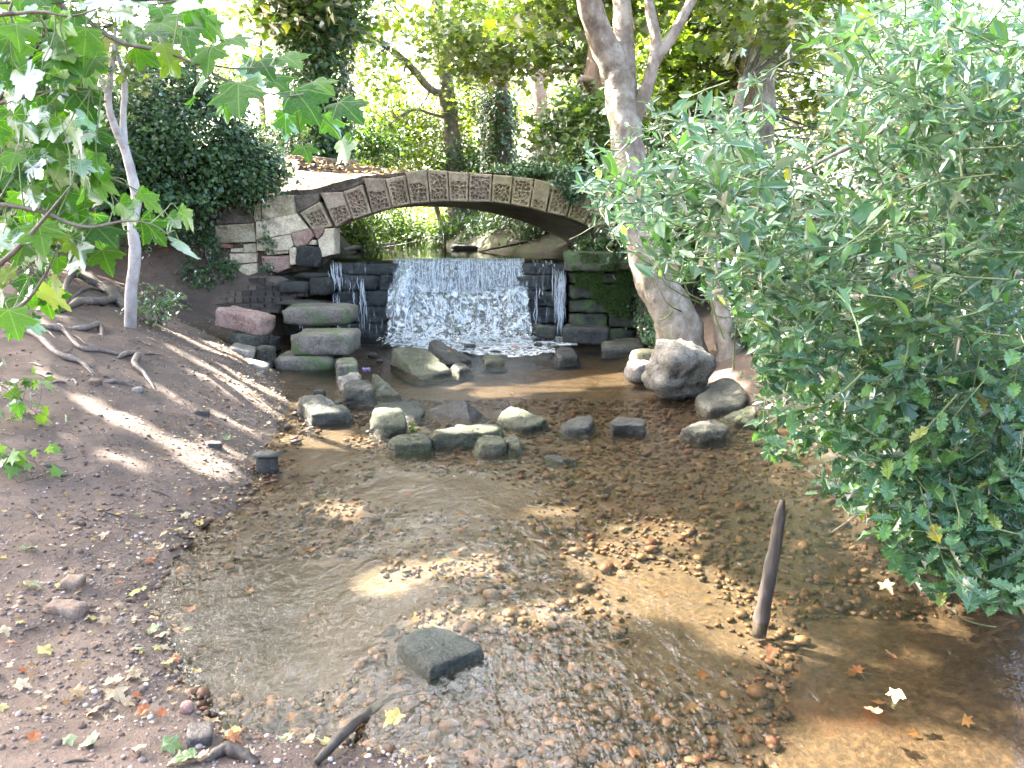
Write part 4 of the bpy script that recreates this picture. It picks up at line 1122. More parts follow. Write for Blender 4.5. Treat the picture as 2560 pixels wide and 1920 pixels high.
# old bricks trodden into the bank
for k_, (u, v, w_, l_, rz, lab) in enumerate([(183, 1465, .09, .10, .1, 'brown brick end trodden into the bank, upper of the pair'), (165, 1530, .19, .09, -.05, 'long brown brick trodden into the bank, lower of the pair'), (500, 1850, .085, .10, .3, 'dark broken brick at the bottom left water edge'), (505, 1035, .12, .1, .3, 'dark brick end poking out of the bank above the stub'), (535, 1118, .12, .08, .5, 'black stone chip lying on the bank above the stub'), (238, 960, .09, .08, 0, 'small brown brick bat below the roots')]):
    g = on_ground(u, v)
    block('bank_brick', lab, (g.x, g.y, g.z+.005), (w_, l_, .07), rz, .06, .12, m_brick if k_ < 2 or k_ == 5 else m_brick_wet, 22, .006, 12, 90+k_, 'brick', sub=3)
g = on_ground(468, 1777); block('cobble', 'smooth round purple brown pebble at the near water edge', (g.x, g.y, g.z+.012), (.045, .05, .045), 0, 0, 0, m_ashlar_red, 3, .002, 9, 99, 'pebble', sub=3)
g = on_ground(345, 980); block('cobble', 'pale grey rounded pebble below the hooked root', (g.x, g.y, g.z+.015), (.085, .07, .055), 0, 0, 0, m_rock_pale, 3.5, .004, 9, 98, 'pebble', sub=3)

# ---- litter
def plain(name, col, rough=.4, spec=.5):
    m = M(name); return m.done(m.pbr(col, rough, None, spec))
m_purple = plain('purple_film', (.13, .09, .26)); m_red = plain('red_tin', (.40, .03, .03), .3); m_tin = plain('tin', (.5, .5, .5), .3)
g = PZ(915, 925, .05)
V, Fq = [], []
for i in range(7):
    for j in range(5):
        x, y = i/6-.5, j/4-.5
        V.append((g.x+x*.10, g.y+y*.06, .05+.025*math.sin(i*1.7)*math.cos(j*2.1)+.02*(1-4*y*y)))
for i in range(6):
    for j in range(4): a = i*5+j; Fq.append((a, a+5, a+6, a+1))
me = mesh_pl('crisp_packet', V, Fq, True); o = link('litter_packet', me, m_purple); tag(o, 'crumpled purple wrapper caught between stones', 'wrapper')
o.modifiers.new('t', 'SOLIDIFY').thickness = .004
c_ = PY(2357, 1405, 3.6)
can = empty('drink_can', c_); tag(can, 'small red drinks can half hidden in the holly at lower right', 'can')
d_ = Vector((.9, .3, .2)).normalized()
V, Fq = tube([c_-d_*.055, c_-d_*.05, c_+d_*.05, c_+d_*.055], [.026, .032, .032, .026], 14); link('body', mesh_pl('body', V, Fq), m_red, can)
V, Fq = tube([c_+d_*.0555, c_+d_*.058], [.026, .024], 14); link('rim', mesh_pl('rim', V, Fq), m_tin, can)

# ---- gravel on the bed and grit on the bank
def pebbles(name, pos, size, mat, sub=1, flat=.6, kind='stuff', seed=1):
    D_, F_ = ico(sub); r_ = np.random.default_rng(seed)
    n_ = len(pos); k = len(D_)
    a = r_.uniform(0, 6.28, n_); sc_ = np.stack([r_.uniform(.8, 1.35, n_), r_.uniform(.7, 1.0, n_), r_.uniform(flat*.7, flat*1.1, n_)], -1)*size[:, None]
    V = D_[None]*sc_[:, None, :]
    V = V*(1+.18*vnoise(D_[None]*1.7 + r_.uniform(0, 90, (n_, 1, 3))))[..., None]
    ca, sa = np.cos(a)[:, None], np.sin(a)[:, None]
    V = np.stack([V[..., 0]*ca - V[..., 1]*sa, V[..., 0]*sa + V[..., 1]*ca, V[..., 2]], -1) + pos[:, None, :]
    Fq = (F_[None] + (np.arange(n_)*k)[:, None, None]).reshape(-1, 3)
    rv = np.repeat(r_.uniform(0, 1, n_), k)
    o = link(name, mesh_np(name, V.reshape(-1, 3), Fq, True, {'rnd': rv}), mat, None, False)
    return o
def pebble_mat(name, stops, rough=.6):
    m = M(name); at = m.n('ShaderNodeAttribute', attribute_name='rnd').outputs['Fac']
    col = m.ramp(at, stops, 'CONSTANT' if len(stops) > 5 else 'LINEAR'); co = m.obj(False)
    col = m.mix(m.math('MULTIPLY', m.noise(co, 60, 4), .6), col, m.mix(1, col, (.45, .42, .38), 'MULTIPLY'))
    return m.done(m.pbr(col, rough, m.bump(m.noise(co, 90, 4), .4, .01), .3))
m_gravel = pebble_mat('gravel', [(0, (0.0234, 0.0120, 0.0056)), (.15, (0.0569, 0.0288, 0.0124)), (.32, (0.0335, 0.0180, 0.0089)), (.45, (0.0808, 0.0396, 0.0173)), (.58, (0.1009, 0.0527, 0.0250)), (.70, (0.0670, 0.0240, 0.0107)), (.78, (0.0436, 0.0240, 0.0124)), (.86, (0.1344, 0.0767, 0.0393)), (.94, (0.1009, 0.0312, 0.0124)), (.97, (0.1683, 0.1063, 0.0627))])
m_grit = pebble_mat('grit', [(0, (.10, .08, .068)), (.2, (.16, .13, .115)), (.4, (.24, .20, .18)), (.6, (.30, .25, .22)), (.75, (.20, .13, .11)), (.85, (.40, .36, .33)), (.95, (.52, .48, .45))], .8)
n = 26000
yy = 2.0 + 6.5*rng.uniform(0, 1, n)**1.7; xx = rng.uniform(-2.2, 2.6, n)
ok = (xx > np.interp(yy, _WLy, _WLx)-.05) & (xx < np.interp(yy, _WRy, _WRx)) & ~((xx > 1.25+.25*np.sin(yy*2)) & (yy < 3.6)) & (fbm(np.stack([xx*1.3, yy*1.3, xx*0], -1), 2) > -.42 + .35*rng.uniform(0, 1, n)) & ~(((xx+1.15)/.55)**2+((yy-3.7)/.8)**2 < 1)
xx, yy = xx[ok], yy[ok]
sz = rng.lognormal(math.log(.0115), .55, len(xx)).clip(.004, .05)
o = pebbles('gravel', np.stack([xx, yy, ground_z(xx, yy)+sz*.40], -1), sz, m_gravel, seed=5); tag(o, 'brown and ochre gravel on the stream bed', 'gravel', None, 'stuff')
n = 12000
yy = 1.7 + 8*rng.uniform(0, 1, n)**2.2; xx = np.interp(yy, _WLy, _WLx) - np.abs(rng.normal(0, 1, n))*np.interp(yy, [2, 4, 10], [.9, 1.0, 1.2]) + .05
sz = rng.lognormal(math.log(.0042), .5, len(xx)).clip(.002, .016)
o = pebbles('grit', np.stack([xx, yy, ground_z(xx, yy)+sz*.2], -1), sz, m_grit, seed=6); tag(o, 'pale grit and tiny pebbles scattered on the bank', 'gravel', None, 'stuff')

n = 7000
yy = 1.8 + 9*rng.uniform(0, 1, n)**1.6; xx = np.interp(yy, _WLy, _WLx) - np.abs(rng.normal(0, 1, n))*1.1
ok = fbm(np.stack([xx*2, yy*2, xx*0+4], -1), 3) + .25*rng.normal(0, 1, n) > 0
xx, yy = xx[ok], yy[ok]; sz = rng.lognormal(math.log(.008), .5, len(xx)).clip(.003, .03)
m_crumb = pebble_mat('soil_crumb', [(0, (.055, .040, .031)), (.4, (.095, .070, .054)), (.75, (.13, .096, .075)), (1, (.17, .13, .10))], .95)
o = pebbles('soil_crumbs', np.stack([xx, yy, ground_z(xx, yy)], -1), sz, m_crumb, seed=8); tag(o, 'loose crumbs of earth on the trodden bank', 'soil', None, 'stuff')

# ================================================================== FOLIAGE
T_DIA = (np.array([(0, 0, 0), (-.34, .45, .08), (0, 1, 0), (.34, .45, .08)], float), np.array([(0, 2, 1), (0, 3, 2)]))
T_OVAL = (np.array([(0, 0, 0), (-.24, .25, .06), (-.26, .6, .07), (0, 1, -.06), (.26, .6, .07), (.24, .25, .06), (0, .5, 0)], float),
          np.array([(0, 6, 1), (1, 6, 2), (2, 6, 3), (3, 6, 4), (4, 6, 5), (5, 6, 0)]))
T_IVY = (np.array([(0, 0, 0), (-.42, .12, .05), (-.30, .42, .06), (0, 1, -.05), (.30, .42, .06), (.42, .12, .05), (0, .35, 0)], float),
         np.array([(0, 6, 1), (1, 6, 2), (2, 6, 3), (3, 6, 4), (4, 6, 5), (5, 6, 0)]))
T_STAR = (np.array([(0, 0, 0), (-.55, .05, .05), (-.30, .30, .02), (-.50, .70, .06), (-.18, .60, .02), (0, 1, -.05), (.18, .60, .02), (.50, .70, .06), (.30, .30, .02), (.55, .05, .05), (0, .38, 0)], float),
          np.array([(0, 10, 1), (1, 10, 2), (2, 10, 3), (3, 10, 4), (4, 10, 5), (5, 10, 6), (6, 10, 7), (7, 10, 8), (8, 10, 9), (9, 10, 0)]))
_hol = [(0, 0, 0)]
_L = [(-.10, .08), (-.20, .14), (-.17, .26), (-.28, .36), (-.21, .46), (-.28, .58), (-.18, .68), (-.20, .80), (-.07, .88)]
_hv = [(0, 0, 0)] + [(x, y, .10 if i % 2 else .03) for i, (x, y) in enumerate(_L)] + [(0, 1.02, -.02)] + [(-x, y, .10 if i % 2 else .03) for i, (x, y) in enumerate(_L)][::-1] + [(0, .5, -.02)]
T_HOLLY = (np.array(_hv, float), np.array([(i, 20, (i+1) % 20) for i in range(20)])[:, [0, 1, 2]])
def unit(a): return a/np.maximum(np.linalg.norm(a, axis=-1, keepdims=True), 1e-9)
def cloud_mesh(name, pos, fwd, nrm, size, tmpl, rnd, uv=False):
    tv, tf = tmpl
    fwd = unit(fwd); lat = unit(np.cross(fwd, nrm)); nn = np.cross(lat, fwd)
    V = pos[:, None, :] + size[:, None, None]*(tv[None, :, 0:1]*lat[:, None] + tv[None, :, 1:2]*fwd[:, None] + tv[None, :, 2:3]*nn[:, None])
    n_, k = len(pos), len(tv)
    Fq = (tf[None] + (np.arange(n_)*k)[:, None, None]).reshape(-1, tf.shape[1])
    return mesh_np(name, V.reshape(-1, 3), Fq, False, {'rnd': np.repeat(rnd, k)})
# sun flecks: openings left in the canopy on the lines from these spots on the ground to the sun
FLECK = []
def fleck(u, v, rx, ry, z=0.0):
    p_ = on_ground(u, v) if z is None else PZ(u, v, z)
    FLECK.append((p_.x, p_.y, p_.z, rx, ry, .48 if z is None else 1.0))
for u, v, rx, ry in [(1300, 950, .50, .22), (1440, 935, .50, .18), (1230, 965, .25, .12), (1540, 920, .3, .1), (950, 1365, .22, .10), (1130, 1355, .10, .06), (1470, 1340, .16, .17), (1500, 1450, .14, .10), (1620, 1400, .28, .22), (1750, 1450, .16, .10), (1600, 1290, .22, .12), (780, 1085, .22, .16), (870, 1085, .25, .10), (700, 1040, .18, .14), (2150, 1820, .35, .14), (2300, 1880, .25, .08), (1840, 1540, .12, .06), (1050, 1480, .08, .05), (1290, 1470, .10, .05), (820, 1240, .1, .06), (1650, 1870, .25, .04), (1350, 1250, .12, .05)]:
    fleck(u, v, rx*1.05, ry*.95)
fleck(1290, 950, .3, .15); fleck(765, 1000, .12, .03, .2); fleck(955, 1020, .10, .10, .13); fleck(1270, 1020, .09, .06, .13); fleck(1080, 880, .06, .35, .25); fleck(1150, 1062, .22, .03, .13)
fleck(1740, 875, .10, .10, .45); fleck(1625, 915, .12, .10, .2); fleck(1785, 950, .12, .08, .2); fleck(600, 895, .16, .16, .25)
for u, v, rx, ry in [(470, 850, .20, .05), (400, 835, .20, .04), (520, 870, .3, .05), (640, 965, .35, .12), (690, 985, .25, .12), (580, 930, .3, .06), (500, 905, .3, .05), (560, 970, .3, .06), (250, 1020, .22, .06), (330, 1060, .25, .06), (410, 1100, .22, .06), (470, 1110, .2, .06), (520, 1160, .18, .10), (130, 940, .14, .05), (420, 985, .2, .05), (560, 1120, .15, .08), (170, 1095, .1, .05), (300, 1140, .15, .05), (540, 1190, .12, .10), (590, 1060, .15, .06), (30, 780, .3, .12), (110, 770, .25, .1), (650, 1010, .2, .1)]:
    fleck(u, v, rx*.85, ry*.8, None)
for u, v, Y, rx, ry in [(760, 415, 15.5, .9, .5), (860, 420, 15, .8, .4), (700, 400, 16.5, .8, .5), (900, 415, 16, .6, .4), (960, 425, 14.6, .5, .3)]:
    p_ = PY(u, v, Y); FLECK.append((p_.x, p_.y, p_.z, rx, ry, 1.0))
FL = np.array(FLECK); SV = np.array(SUN)
def sunhole(pos, pad=.14):
    """True where a leaf would shade one of the flecks."""
    out = np.zeros(len(pos), bool)
    for fx, fy, fz, rx, ry, pk in FL:
        t = (pos[:, 2]-fz)/SV[2]
        hx = pos[:, 0]-SV[0]*t-fx; hy = pos[:, 1]-SV[1]*t-fy
        out |= (hx/(rx+pad*pk))**2 + (hy/(ry+pad*pk))**2 < 1.0
    return out
def leafy(r_, centers, spread, per, droop=.35, flat=.35):
    """Sprays of leaves round cluster centres."""
    n_ = len(centers)
    pos = np.repeat(centers, per, 0) + r_.normal(0, 1, (n_*per, 3))*np.array([spread, spread, spread*flat])
    fwd = r_.normal(0, 1, (n_*per, 3)); fwd[:, 2] = fwd[:, 2]*.4 - droop
    nrm = r_.normal(0, .45, (n_*per, 3)); nrm[:, 2] += 1
    return pos, fwd, nrm
def blob_centers(r_, blobs):
    out = []
    for (c_, rad, n_) in blobs:
        d_ = unit(r_.normal(0, 1, (n_, 3))); k = r_.uniform(.25, 1, (n_, 1))**.5
        out.append(np.array(c_) + d_*k*np.array(rad))
    return np.concatenate(out)

LS = dict(
 yg=leaf_mat('sunlit_leaf', [(0, (.075, .125, .022)), (.4, (.105, .165, .028)), (.75, (.145, .20, .030)), (1, (.21, .23, .035))], (2.2, 2.3, .6), .58, .4, .5),
 mid=leaf_mat('green_leaf', [(0, (.045, .095, .022)), (.5, (.070, .130, .028)), (.9, (.10, .165, .035)), (1, (.20, .20, .04))], (2.0, 2.2, .6), .5, .4, .6),
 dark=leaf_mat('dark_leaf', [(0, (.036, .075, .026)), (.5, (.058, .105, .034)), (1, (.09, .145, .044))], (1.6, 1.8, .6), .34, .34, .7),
 ivy=leaf_mat('ivy_leaf', [(0, (.045, .095, .038)), (.5, (.072, .142, .052)), (.85, (.10, .19, .065)), (1, (.15, .23, .07))], (1.5, 1.8, .6), .32, .3, .9),
 holly=leaf_mat('holly_leaf', [(0, (.040, .095, .040)), (.45, (.062, .140, .058)), (.75, (.088, .180, .068)), (.92, (.12, .24, .06)), (.985, (.15, .26, .05)), (1, (.30, .25, .04))], (1.5, 1.9, .55), .36, .3, .9),
 moss=leaf_mat('moss_tuft', [(0, (.028, .055, .010)), (.5, (.050, .090, .016)), (1, (.085, .14, .028))], (1.3, 1.5, .5), .3, .6, .3),
 fern=leaf_mat('weed_leaf', [(0, (.055, .12, .02)), (.5, (.085, .17, .03)), (1, (.13, .22, .04))], (1.5, 1.6, .5), .4, .4, .6),
 dry=leaf_mat('dry_leaf', [(0, (.20, .10, .04)), (.3, (.30, .19, .09)), (.55, (.38, .29, .17)), (.8, (.46, .38, .26)), (.92, (.45, .35, .08)), (1, (.30, .07, .02))], (1.2, 1.0, .6), .3, .6, .3),
)
B_PALE = bark_mat('pale_bark', (.085, .068, .050), (.19, .155, .120), (.33, .29, .235), vs=(3.2, 3.2, 2.2), moss=(.11, .115, .065), bs=.9)
B_GREY = bark_mat('grey_bark', (.09, .075, .058), (.17, .145, .115), (.27, .24, .20), moss=(.08, .095, .045))
B_PINK = bark_mat('pinkish_bark', (.16, .10, .075), (.27, .185, .145), (.38, .285, .235))
B_DARK = bark_mat('dark_bark', (.035, .03, .024), (.07, .06, .048), (.13, .115, .09), moss=(.05, .06, .03))
B_SAP = bark_mat('silvery_bark', (.22, .19, .165), (.36, .33, .30), (.47, .44, .41), vs=(4, 4, 3), bs=.3)
B_TWIG = wood_mat('twig_wood', (.05, .04, .03), (.09, .075, .058), (.15, .125, .10))
B_GTWIG = wood_mat('green_twig', (.08, .10, .04), (.12, .15, .06), (.18, .21, .10))

def trunk_geo(pts, radii, seg=12, n=None, wob=.18, seed=0):
    n = n or max(10, 6*len(pts))
    return tube(spline(pts, n), rlerp(radii, n), seg, wob=wob, seed=seed)
def twigs_to(r_, limbs, centers, rad=.010, frac=1.0, holes=True):
    pool_ = np.array([p_ for L in limbs for p_ in spline(L, 14)])
    parts = []
    for c_ in centers:
        if r_.uniform() > frac: continue
        if holes and sunhole(np.array([c_]), .35)[0]: continue
        d_ = np.linalg.norm(pool_-c_, axis=1) + r_.uniform(0, .4, len(pool_))
        a = Vector(pool_[int(np.argmin(d_))]); b = Vector(c_)
        m_ = a.lerp(b, .5) + Vector(r_.normal(0, .08, 3))*(a-b).length
        L = (a-b).length
        parts.append(tube(spline([a, m_, b], 6), rlerp([rad*min(2.2, .6+L*.6), rad*.7, rad*.25], 6), 4, cap=False))
    return join_geo(parts)
def tree(name, label, trunk, radii, bark, limbs=(), blobs=(), per=26, spread=.32, lsize=.14, lmat=None, tmpl=T_DIA, seed=0, ivy=None, holes=True, group=None, tw=.011, twfrac=.8, seg=14, cat='tree', clip=None, n=None):
    r_ = np.random.default_rng(1000+seed)
    trunk = [Vector(t) for t in trunk]; radii = list(radii)
    g0 = gz(trunk[0].x, trunk[0].y)
    if trunk[0].z > g0+.05: trunk = [Vector((trunk[0].x, trunk[0].y, g0-.05))]+trunk; radii = [radii[0]*1.1]+radii
    base = Vector(trunk[0])
    root = empty(name, base); tag(root, label, cat, group)
    V, Fq = trunk_geo(trunk, radii, seg, seed=seed, n=n)
    trunk_ob = link('trunk', mesh_pl('trunk', V, Fq, True), bark, root)
    lims = [list(trunk)]
    for (lp, lr) in limbs:
        V, Fq = trunk_geo(lp, lr, 9, seed=seed+1); link('limb', mesh_pl('limb', V, Fq, True), bark, trunk_ob); lims.append(list(lp))
    if blobs:
        cs = blob_centers(r_, blobs)
        if clip is not None: cs = cs[clip(cs)]
        V, Fq = twigs_to(r_, lims, cs, tw, twfrac)
        if V: tag(link('twigs', mesh_pl('twigs', V, Fq, True), B_TWIG, root), kind='stuff')
        pos, fwd, nrm = leafy(r_, cs, spread, per)
        if holes:
            k = ~sunhole(pos + unit(fwd)*lsize*.5, .08+lsize*.35); pos, fwd, nrm = pos[k], fwd[k], nrm[k]
        if clip is not None:
            k = clip(pos); pos, fwd, nrm = pos[k], fwd[k], nrm[k]
        sz_ = lsize*r_.uniform(.6, 1.25, len(pos))
        tag(link('crown', cloud_mesh('crown', pos, fwd, nrm, sz_, tmpl, r_.uniform(0, 1, len(pos))), lmat, root), kind='stuff')
    if ivy:
        (n_, rad, size, zmax) = ivy
        P_ = np.array(spline(trunk, 60)); P_ = P_[P_[:, 2] < zmax]
        i_ = r_.integers(0, len(P_), n_); a = r_.uniform(0, 6.283, n_)
        rr = rad*(.55+.45*r_.uniform(0, 1, n_)**.5)*(1+.35*vnoise(np.stack([np.cos(a)*1.5, np.sin(a)*1.5, P_[i_][:, 2]*1.3], -1)))
        out = np.stack([np.cos(a), np.sin(a), np.zeros(n_)], -1)
        pos = P_[i_] + out*rr[:, None] + r_.normal(0, .05, (n_, 3))
        fwd = out*.5 + r_.normal(0, .5, (n_, 3)); fwd[:, 2] -= .8
        nrm = out + r_.normal(0, .35, (n_, 3)); nrm[:, 2] += .4
        k = ~sunhole(pos)
        tag(link('ivy', cloud_mesh('ivy', pos[k], fwd[k], nrm[k], size*r_.uniform(.6, 1.2, k.sum()), T_IVY, r_.uniform(0, 1, k.sum())), LS['ivy'], root), kind='stuff')
    return root
def px(u, v, Y): return PY(u, v, Y)

# ---- leaning sycamore on the right bank (two stems)
t0 = Vector((2.05, 9.35, .05))
trk = [t0, px(1690, 800, 9.4), px(1632, 690, 9.5), px(1600, 560, 9.6), px(1575, 420, 9.8), px(1558, 280, 10.0), px(1548, 190, 10.1)]
lim = [([px(1548, 200, 10.1), px(1515, 120, 10.1), px(1480, 30, 10.0), px(1455, -120, 9.8), px(1400, -400, 9.5)], [.19, .17, .15, .12, .06]),
       ([px(1555, 230, 10.1), px(1560, 100, 10.2), px(1550, -40, 10.4), px(1530, -300, 10.8)], [.17, .13, .11, .05]),
       ([px(1570, 330, 10.0), px(1610, 240, 9.9), px(1640, 120, 9.9), px(1625, 20, 10.0), px(1612, -120, 10.0)], [.10, .085, .07, .06, .04]),
       ([px(1625, 170, 9.9), px(1680, 90, 9.9), px(1740, -20, 10.0), px(1800, -150, 10.1)], [.07, .065, .055, .04]),
       ([px(1835, 920, 9.1), px(1818, 840, 9.15), px(1796, 740, 9.3), px(1780, 620, 9.6), px(1810, 420, 10.0), px(1860, 200, 10.5)], [.20, .14, .11, .095, .09, .06])]
bl = [((0.4, 12.2, 6.0), (1.4, 1.2, .5), 22), ((2.6, 11.6, 5.7), (1.7, 1.4, 1.0), 60), ((3.6, 11.0, 4.8), (1.2, 1.0, .8), 34), ((4.5, 10.5, 8.0), (2.0, 2.5, 1.5), 40), ((1.2, 13.0, 5.1), (1.3, 1.0, .6), 46)]
tree('sycamore_tree', 'large pale barked sycamore leaning over the stream from the right bank', trk, [.34, .26, .225, .20, .195, .20, .19], B_PALE, lim, bl, 30, .34, .17, LS['yg'], T_STAR, 1, ivy=None, seg=18, n=60)
# ---- canopy on the left: unseen crowns added to shade the stream and bank
bl = [((-9.5, 10.5, 8.0), (3.2, 3.6, 1.5), 150), ((-7.0, 14.5, 8.2), (3.0, 3.2, 1.4), 130), ((-11.5, 15, 8.5), (3.5, 4, 1.6), 120), ((-6.0, 9.2, 6.4), (1.8, 1.8, .9), 70), ((-8.2, 6.8, 7.4), (2.4, 2.4, 1.2), 90), ((-5.2, 5.6, 7.0), (2.0, 1.8, .9), 80), ((-2.6, 9.0, 8.4), (2.2, 2.0, .7), 46), ((-4.4, 4.6, 5.5), (1.5, 1.3, .6), 60)]
tree('left_shade_tree', 'unseen broadleaf tree beyond the far left, its crown added to shade the bank', [(-10.8, 13.2, 1.9), (-10.7, 13.2, 4), (-10.5, 13.0, 7), (-10.4, 13.0, 9)], [.30, .24, .16, .08], B_GREY,
     [([(-10.6, 13.1, 5.5), (-8.6, 10.6, 6.4), (-6.2, 9.2, 6.7)], [.07, .05, .02]), ([(-10.5, 13.0, 6.5), (-9.6, 9, 7.2), (-8.4, 7, 7.6), (-5.4, 5.4, 7.0)], [.07, .05, .03, .015]), ([(-10.5, 13.0, 7), (-8.6, 14.3, 7.6), (-6.8, 14.6, 8.2)], [.07, .05, .02])], bl, 62, .55, .26, LS['mid'], T_DIA, 2, group='canopy trees', tw=.010, twfrac=.05)
bl = [((-6.0, 18.0, 9.0), (2.6, 2.2, 1.2), 100), ((-4.0, 16.5, 8.4), (1.8, 1.8, .9), 60), (px(760, 20, 19), (1.6, 1, .8), 50), ((-5.6, 21.6, 9.0), (2.4, 2.0, 1.0), 60)]  # clumps above the view are added to shade bridge and upstream bank
tree('ivy_clad_tree', 'tree wrapped in dark ivy standing behind the path on the left', [px(800, 400, 19), px(800, 330, 19), px(795, 200, 19), px(790, 60, 19), px(785, -150, 19), px(790, -400, 19.5)], [.42, .34, .30, .27, .22, .12], B_DARK,
     [([px(792, 20, 19), px(880, -60, 19.2), px(960, -200, 19.6)], [.15, .1, .05]), ([px(790, -60, 19), px(680, -160, 19), px(560, -300, 19)], [.14, .1, .05])], bl, 58, .55, .26, LS['mid'], T_DIA, 3, ivy=(9000, .82, .13, 8.0), group='canopy trees', tw=.010, twfrac=.05)
# hanging ivy boughs on that tree
# ---- background trunks
tree('curved_limb_tree', 'grey trunk with a limb curving up to the left beyond the bridge', [px(1145, 560, 24.0), px(1138, 425, 24.0), px(1128, 330, 24.0), px(1118, 240, 24.0), px(1100, 100, 24.2), px(1085, -60, 24.4), px(1080, -200, 24.5)], [.30, .28, .25, .24, .21, .17, .1], B_GREY,
     [([px(1112, 236, 24.0), px(1075, 222, 23.8), px(1030, 170, 23.6), px(985, 130, 23.4), px(900, 70, 23.2), px(850, 0, 23.2), px(800, -60, 23.0)], [.12, .11, .10, .09, .08, .06, .04]), ([px(1135, 300, 24.0), px(1080, 285, 23.6), px(1030, 275, 23.4), px(960, 320, 23.2)], [.05, .04, .03, .02])],
     [(px(1000, 110, 23.0), (2.3, 1.5, 1.1), 70), (px(1080, 20, 24.0), (1.8, 1.6, .9), 44), (px(930, 230, 24.5), (1.4, 1.4, .5), 36), (px(1040, 330, 26.0), (1.9, 1.4, .8), 66), (px(860, 60, 23.5), (1.0, 1.0, .8), 22)], 24, .33, .15, LS['yg'], T_STAR, 4, group='trees beyond the bridge')
tree('ivy_trunk_tree', 'upright trunk thick with ivy directly behind the bridge', [px(1250, 425, 20), px(1250, 330, 20), px(1248, 240, 20), px(1252, 150, 20), px(1258, 0, 20.2), px(1260, -200, 20.4)], [.30, .25, .22, .20, .17, .1], B_PINK, [([px(1255, 130, 20), px(1330, 60, 19.6), px(1400, 20, 19.2)], [.08, .06, .03])],
     [(px(1290, 110, 17), (1.9, 1.2, .75), 80), (px(1200, 60, 18), (1.3, 1.0, .7), 36), (px(1420, 110, 17), (1.2, 1.0, .7), 40), (px(1330, 0, 17.5), (1.8, 1.2, .5), 34)], 26, .32, .15, LS['yg'], T_STAR, 5, ivy=(2600, .42, .11, 5.0), group='trees beyond the bridge')
tree('slim_pink_tree', 'slim straight pinkish trunk behind the ivied bridge parapet', [px(1352, 425, 25), px(1350, 330, 25), px(1349, 220, 25), px(1346, 100, 25), px(1343, -60, 25), px(1342, -200, 25)], [.36, .24, .21, .20, .18, .1], B_PINK, [([px(1350, 190, 25), px(1390, 170, 24.8), px(1420, 165, 24.6)], [.05, .04, .02])],
     [(px(1420, 260, 26), (1.6, 1.2, 1.3), 50), (px(1330, 330, 27), (1.5, 1.2, .7), 26), (px(1400, 60, 26), (2.2, 1.6, 1.0), 44)], 24, .36, .15, LS['yg'], T_DIA, 6, group='trees beyond the bridge')
tree('broken_pink_tree', 'stout broken pinkish trunk behind the fork of the leaning sycamore', [px(1500, 430, 16), px(1500, 330, 16), px(1498, 200, 16), px(1502, 130, 16), px(1495, 60, 16.2)], [.36, .32, .29, .26, .12], B_PINK, [([px(1498, 230, 16), px(1470, 205, 15.8), px(1450, 200, 15.7)], [.16, .12, .06])],
     [(px(1490, 330, 15.5), (1.1, .9, .75), 90), (px(1600, 130, 17), (1.4, 1.0, 1.1), 70), (px(1420, 330, 16), (.6, .6, .4), 26)], 30, .28, .13, LS['mid'], T_STAR, 7, ivy=(900, .40, .10, 4.6), group='trees beyond the bridge')
tree('stout_pale_tree', 'stout pale trunk rising behind the top of the holly', [px(1880, 420, 13.5), px(1885, 260, 13.5), px(1895, 130, 13.5), px(1908, 0, 13.5), px(1925, -200, 13.6)], [.36, .33, .30, .28, .2], B_PALE, [([px(1900, 60, 13.5), px(1830, -40, 13.3), px(1780, -160, 13)], [.12, .1, .05])],
     [(px(1750, 120, 14.5), (1.2, 1, 1.0), 90), (px(1990, 90, 15), (1.3, 1, 1.0), 60), (px(1690, 40, 15), (1.1, 1, .8), 60), (px(1700, 260, 14), (.8, .7, .5), 36), (px(2100, 250, 15), (1.2, 1, 1.0), 40)], 32, .30, .15, LS['yg'], T_STAR, 8, seg=16, group='trees beyond the bridge')
fill = [
 ('young_tree', 'slender young tree with pale stem left of the ivied trunk', 1205, 24, (1.0, 1, .9), 250, 70, 'yg', .10, B_GREY),
 ('young_tree', 'bright leafy young tree beyond the path end', 1010, 26, (1.7, 1.3, 1.1), 320, 110, 'yg', .09, B_GREY),
 ('young_tree', 'bright green bushy tree behind the low wall', 930, 24, (1.2, 1.1, .9), 360, 90, 'yg', .07, B_GREY),
 ('young_tree', 'thin tree with sparse pale leaves far behind the bridge', 1170, 30, (1.9, 1.6, 1.4), 150, 100, 'yg', .12, B_DARK),
 ('young_tree', 'loose yellow green tree far behind the slim pink trunk', 1440, 29, (2.2, 1.6, 1.6), 220, 110, 'yg', .13, B_GREY),
 ('young_tree', 'hazy tree far to the left behind the ivy clad tree', 650, 27, (2.4, 1.6, 1.3), 120, 80, 'yg', .14, B_GREY),
 ('young_tree', 'pale tree at the far left seen through sycamore leaves', 420, 22, (2.0, 1.5, 1.2), 150, 90, 'mid', .14, B_GREY),
 ('young_tree', 'leafy tree at the left edge behind the sycamore sprays', 120, 16, (2.0, 1.5, 1.4), 240, 110, 'mid', .14, B_GREY),
 ('young_tree', 'tree far behind the holly at the right', 2250, 20, (2.6, 1.6, 2.2), 260, 130, 'mid', .16, B_GREY),
 ('young_tree', 'dark tree behind the holly at the right edge', 2520, 12, (1.6, 1.4, 1.8), 330, 110, 'dark', .14, B_DARK),
 ('young_tree', 'tree mass behind the stout pale trunk', 1830, 22, (2.0, 1.5, 1.5), 220, 90, 'yg', .14, B_GREY),
]
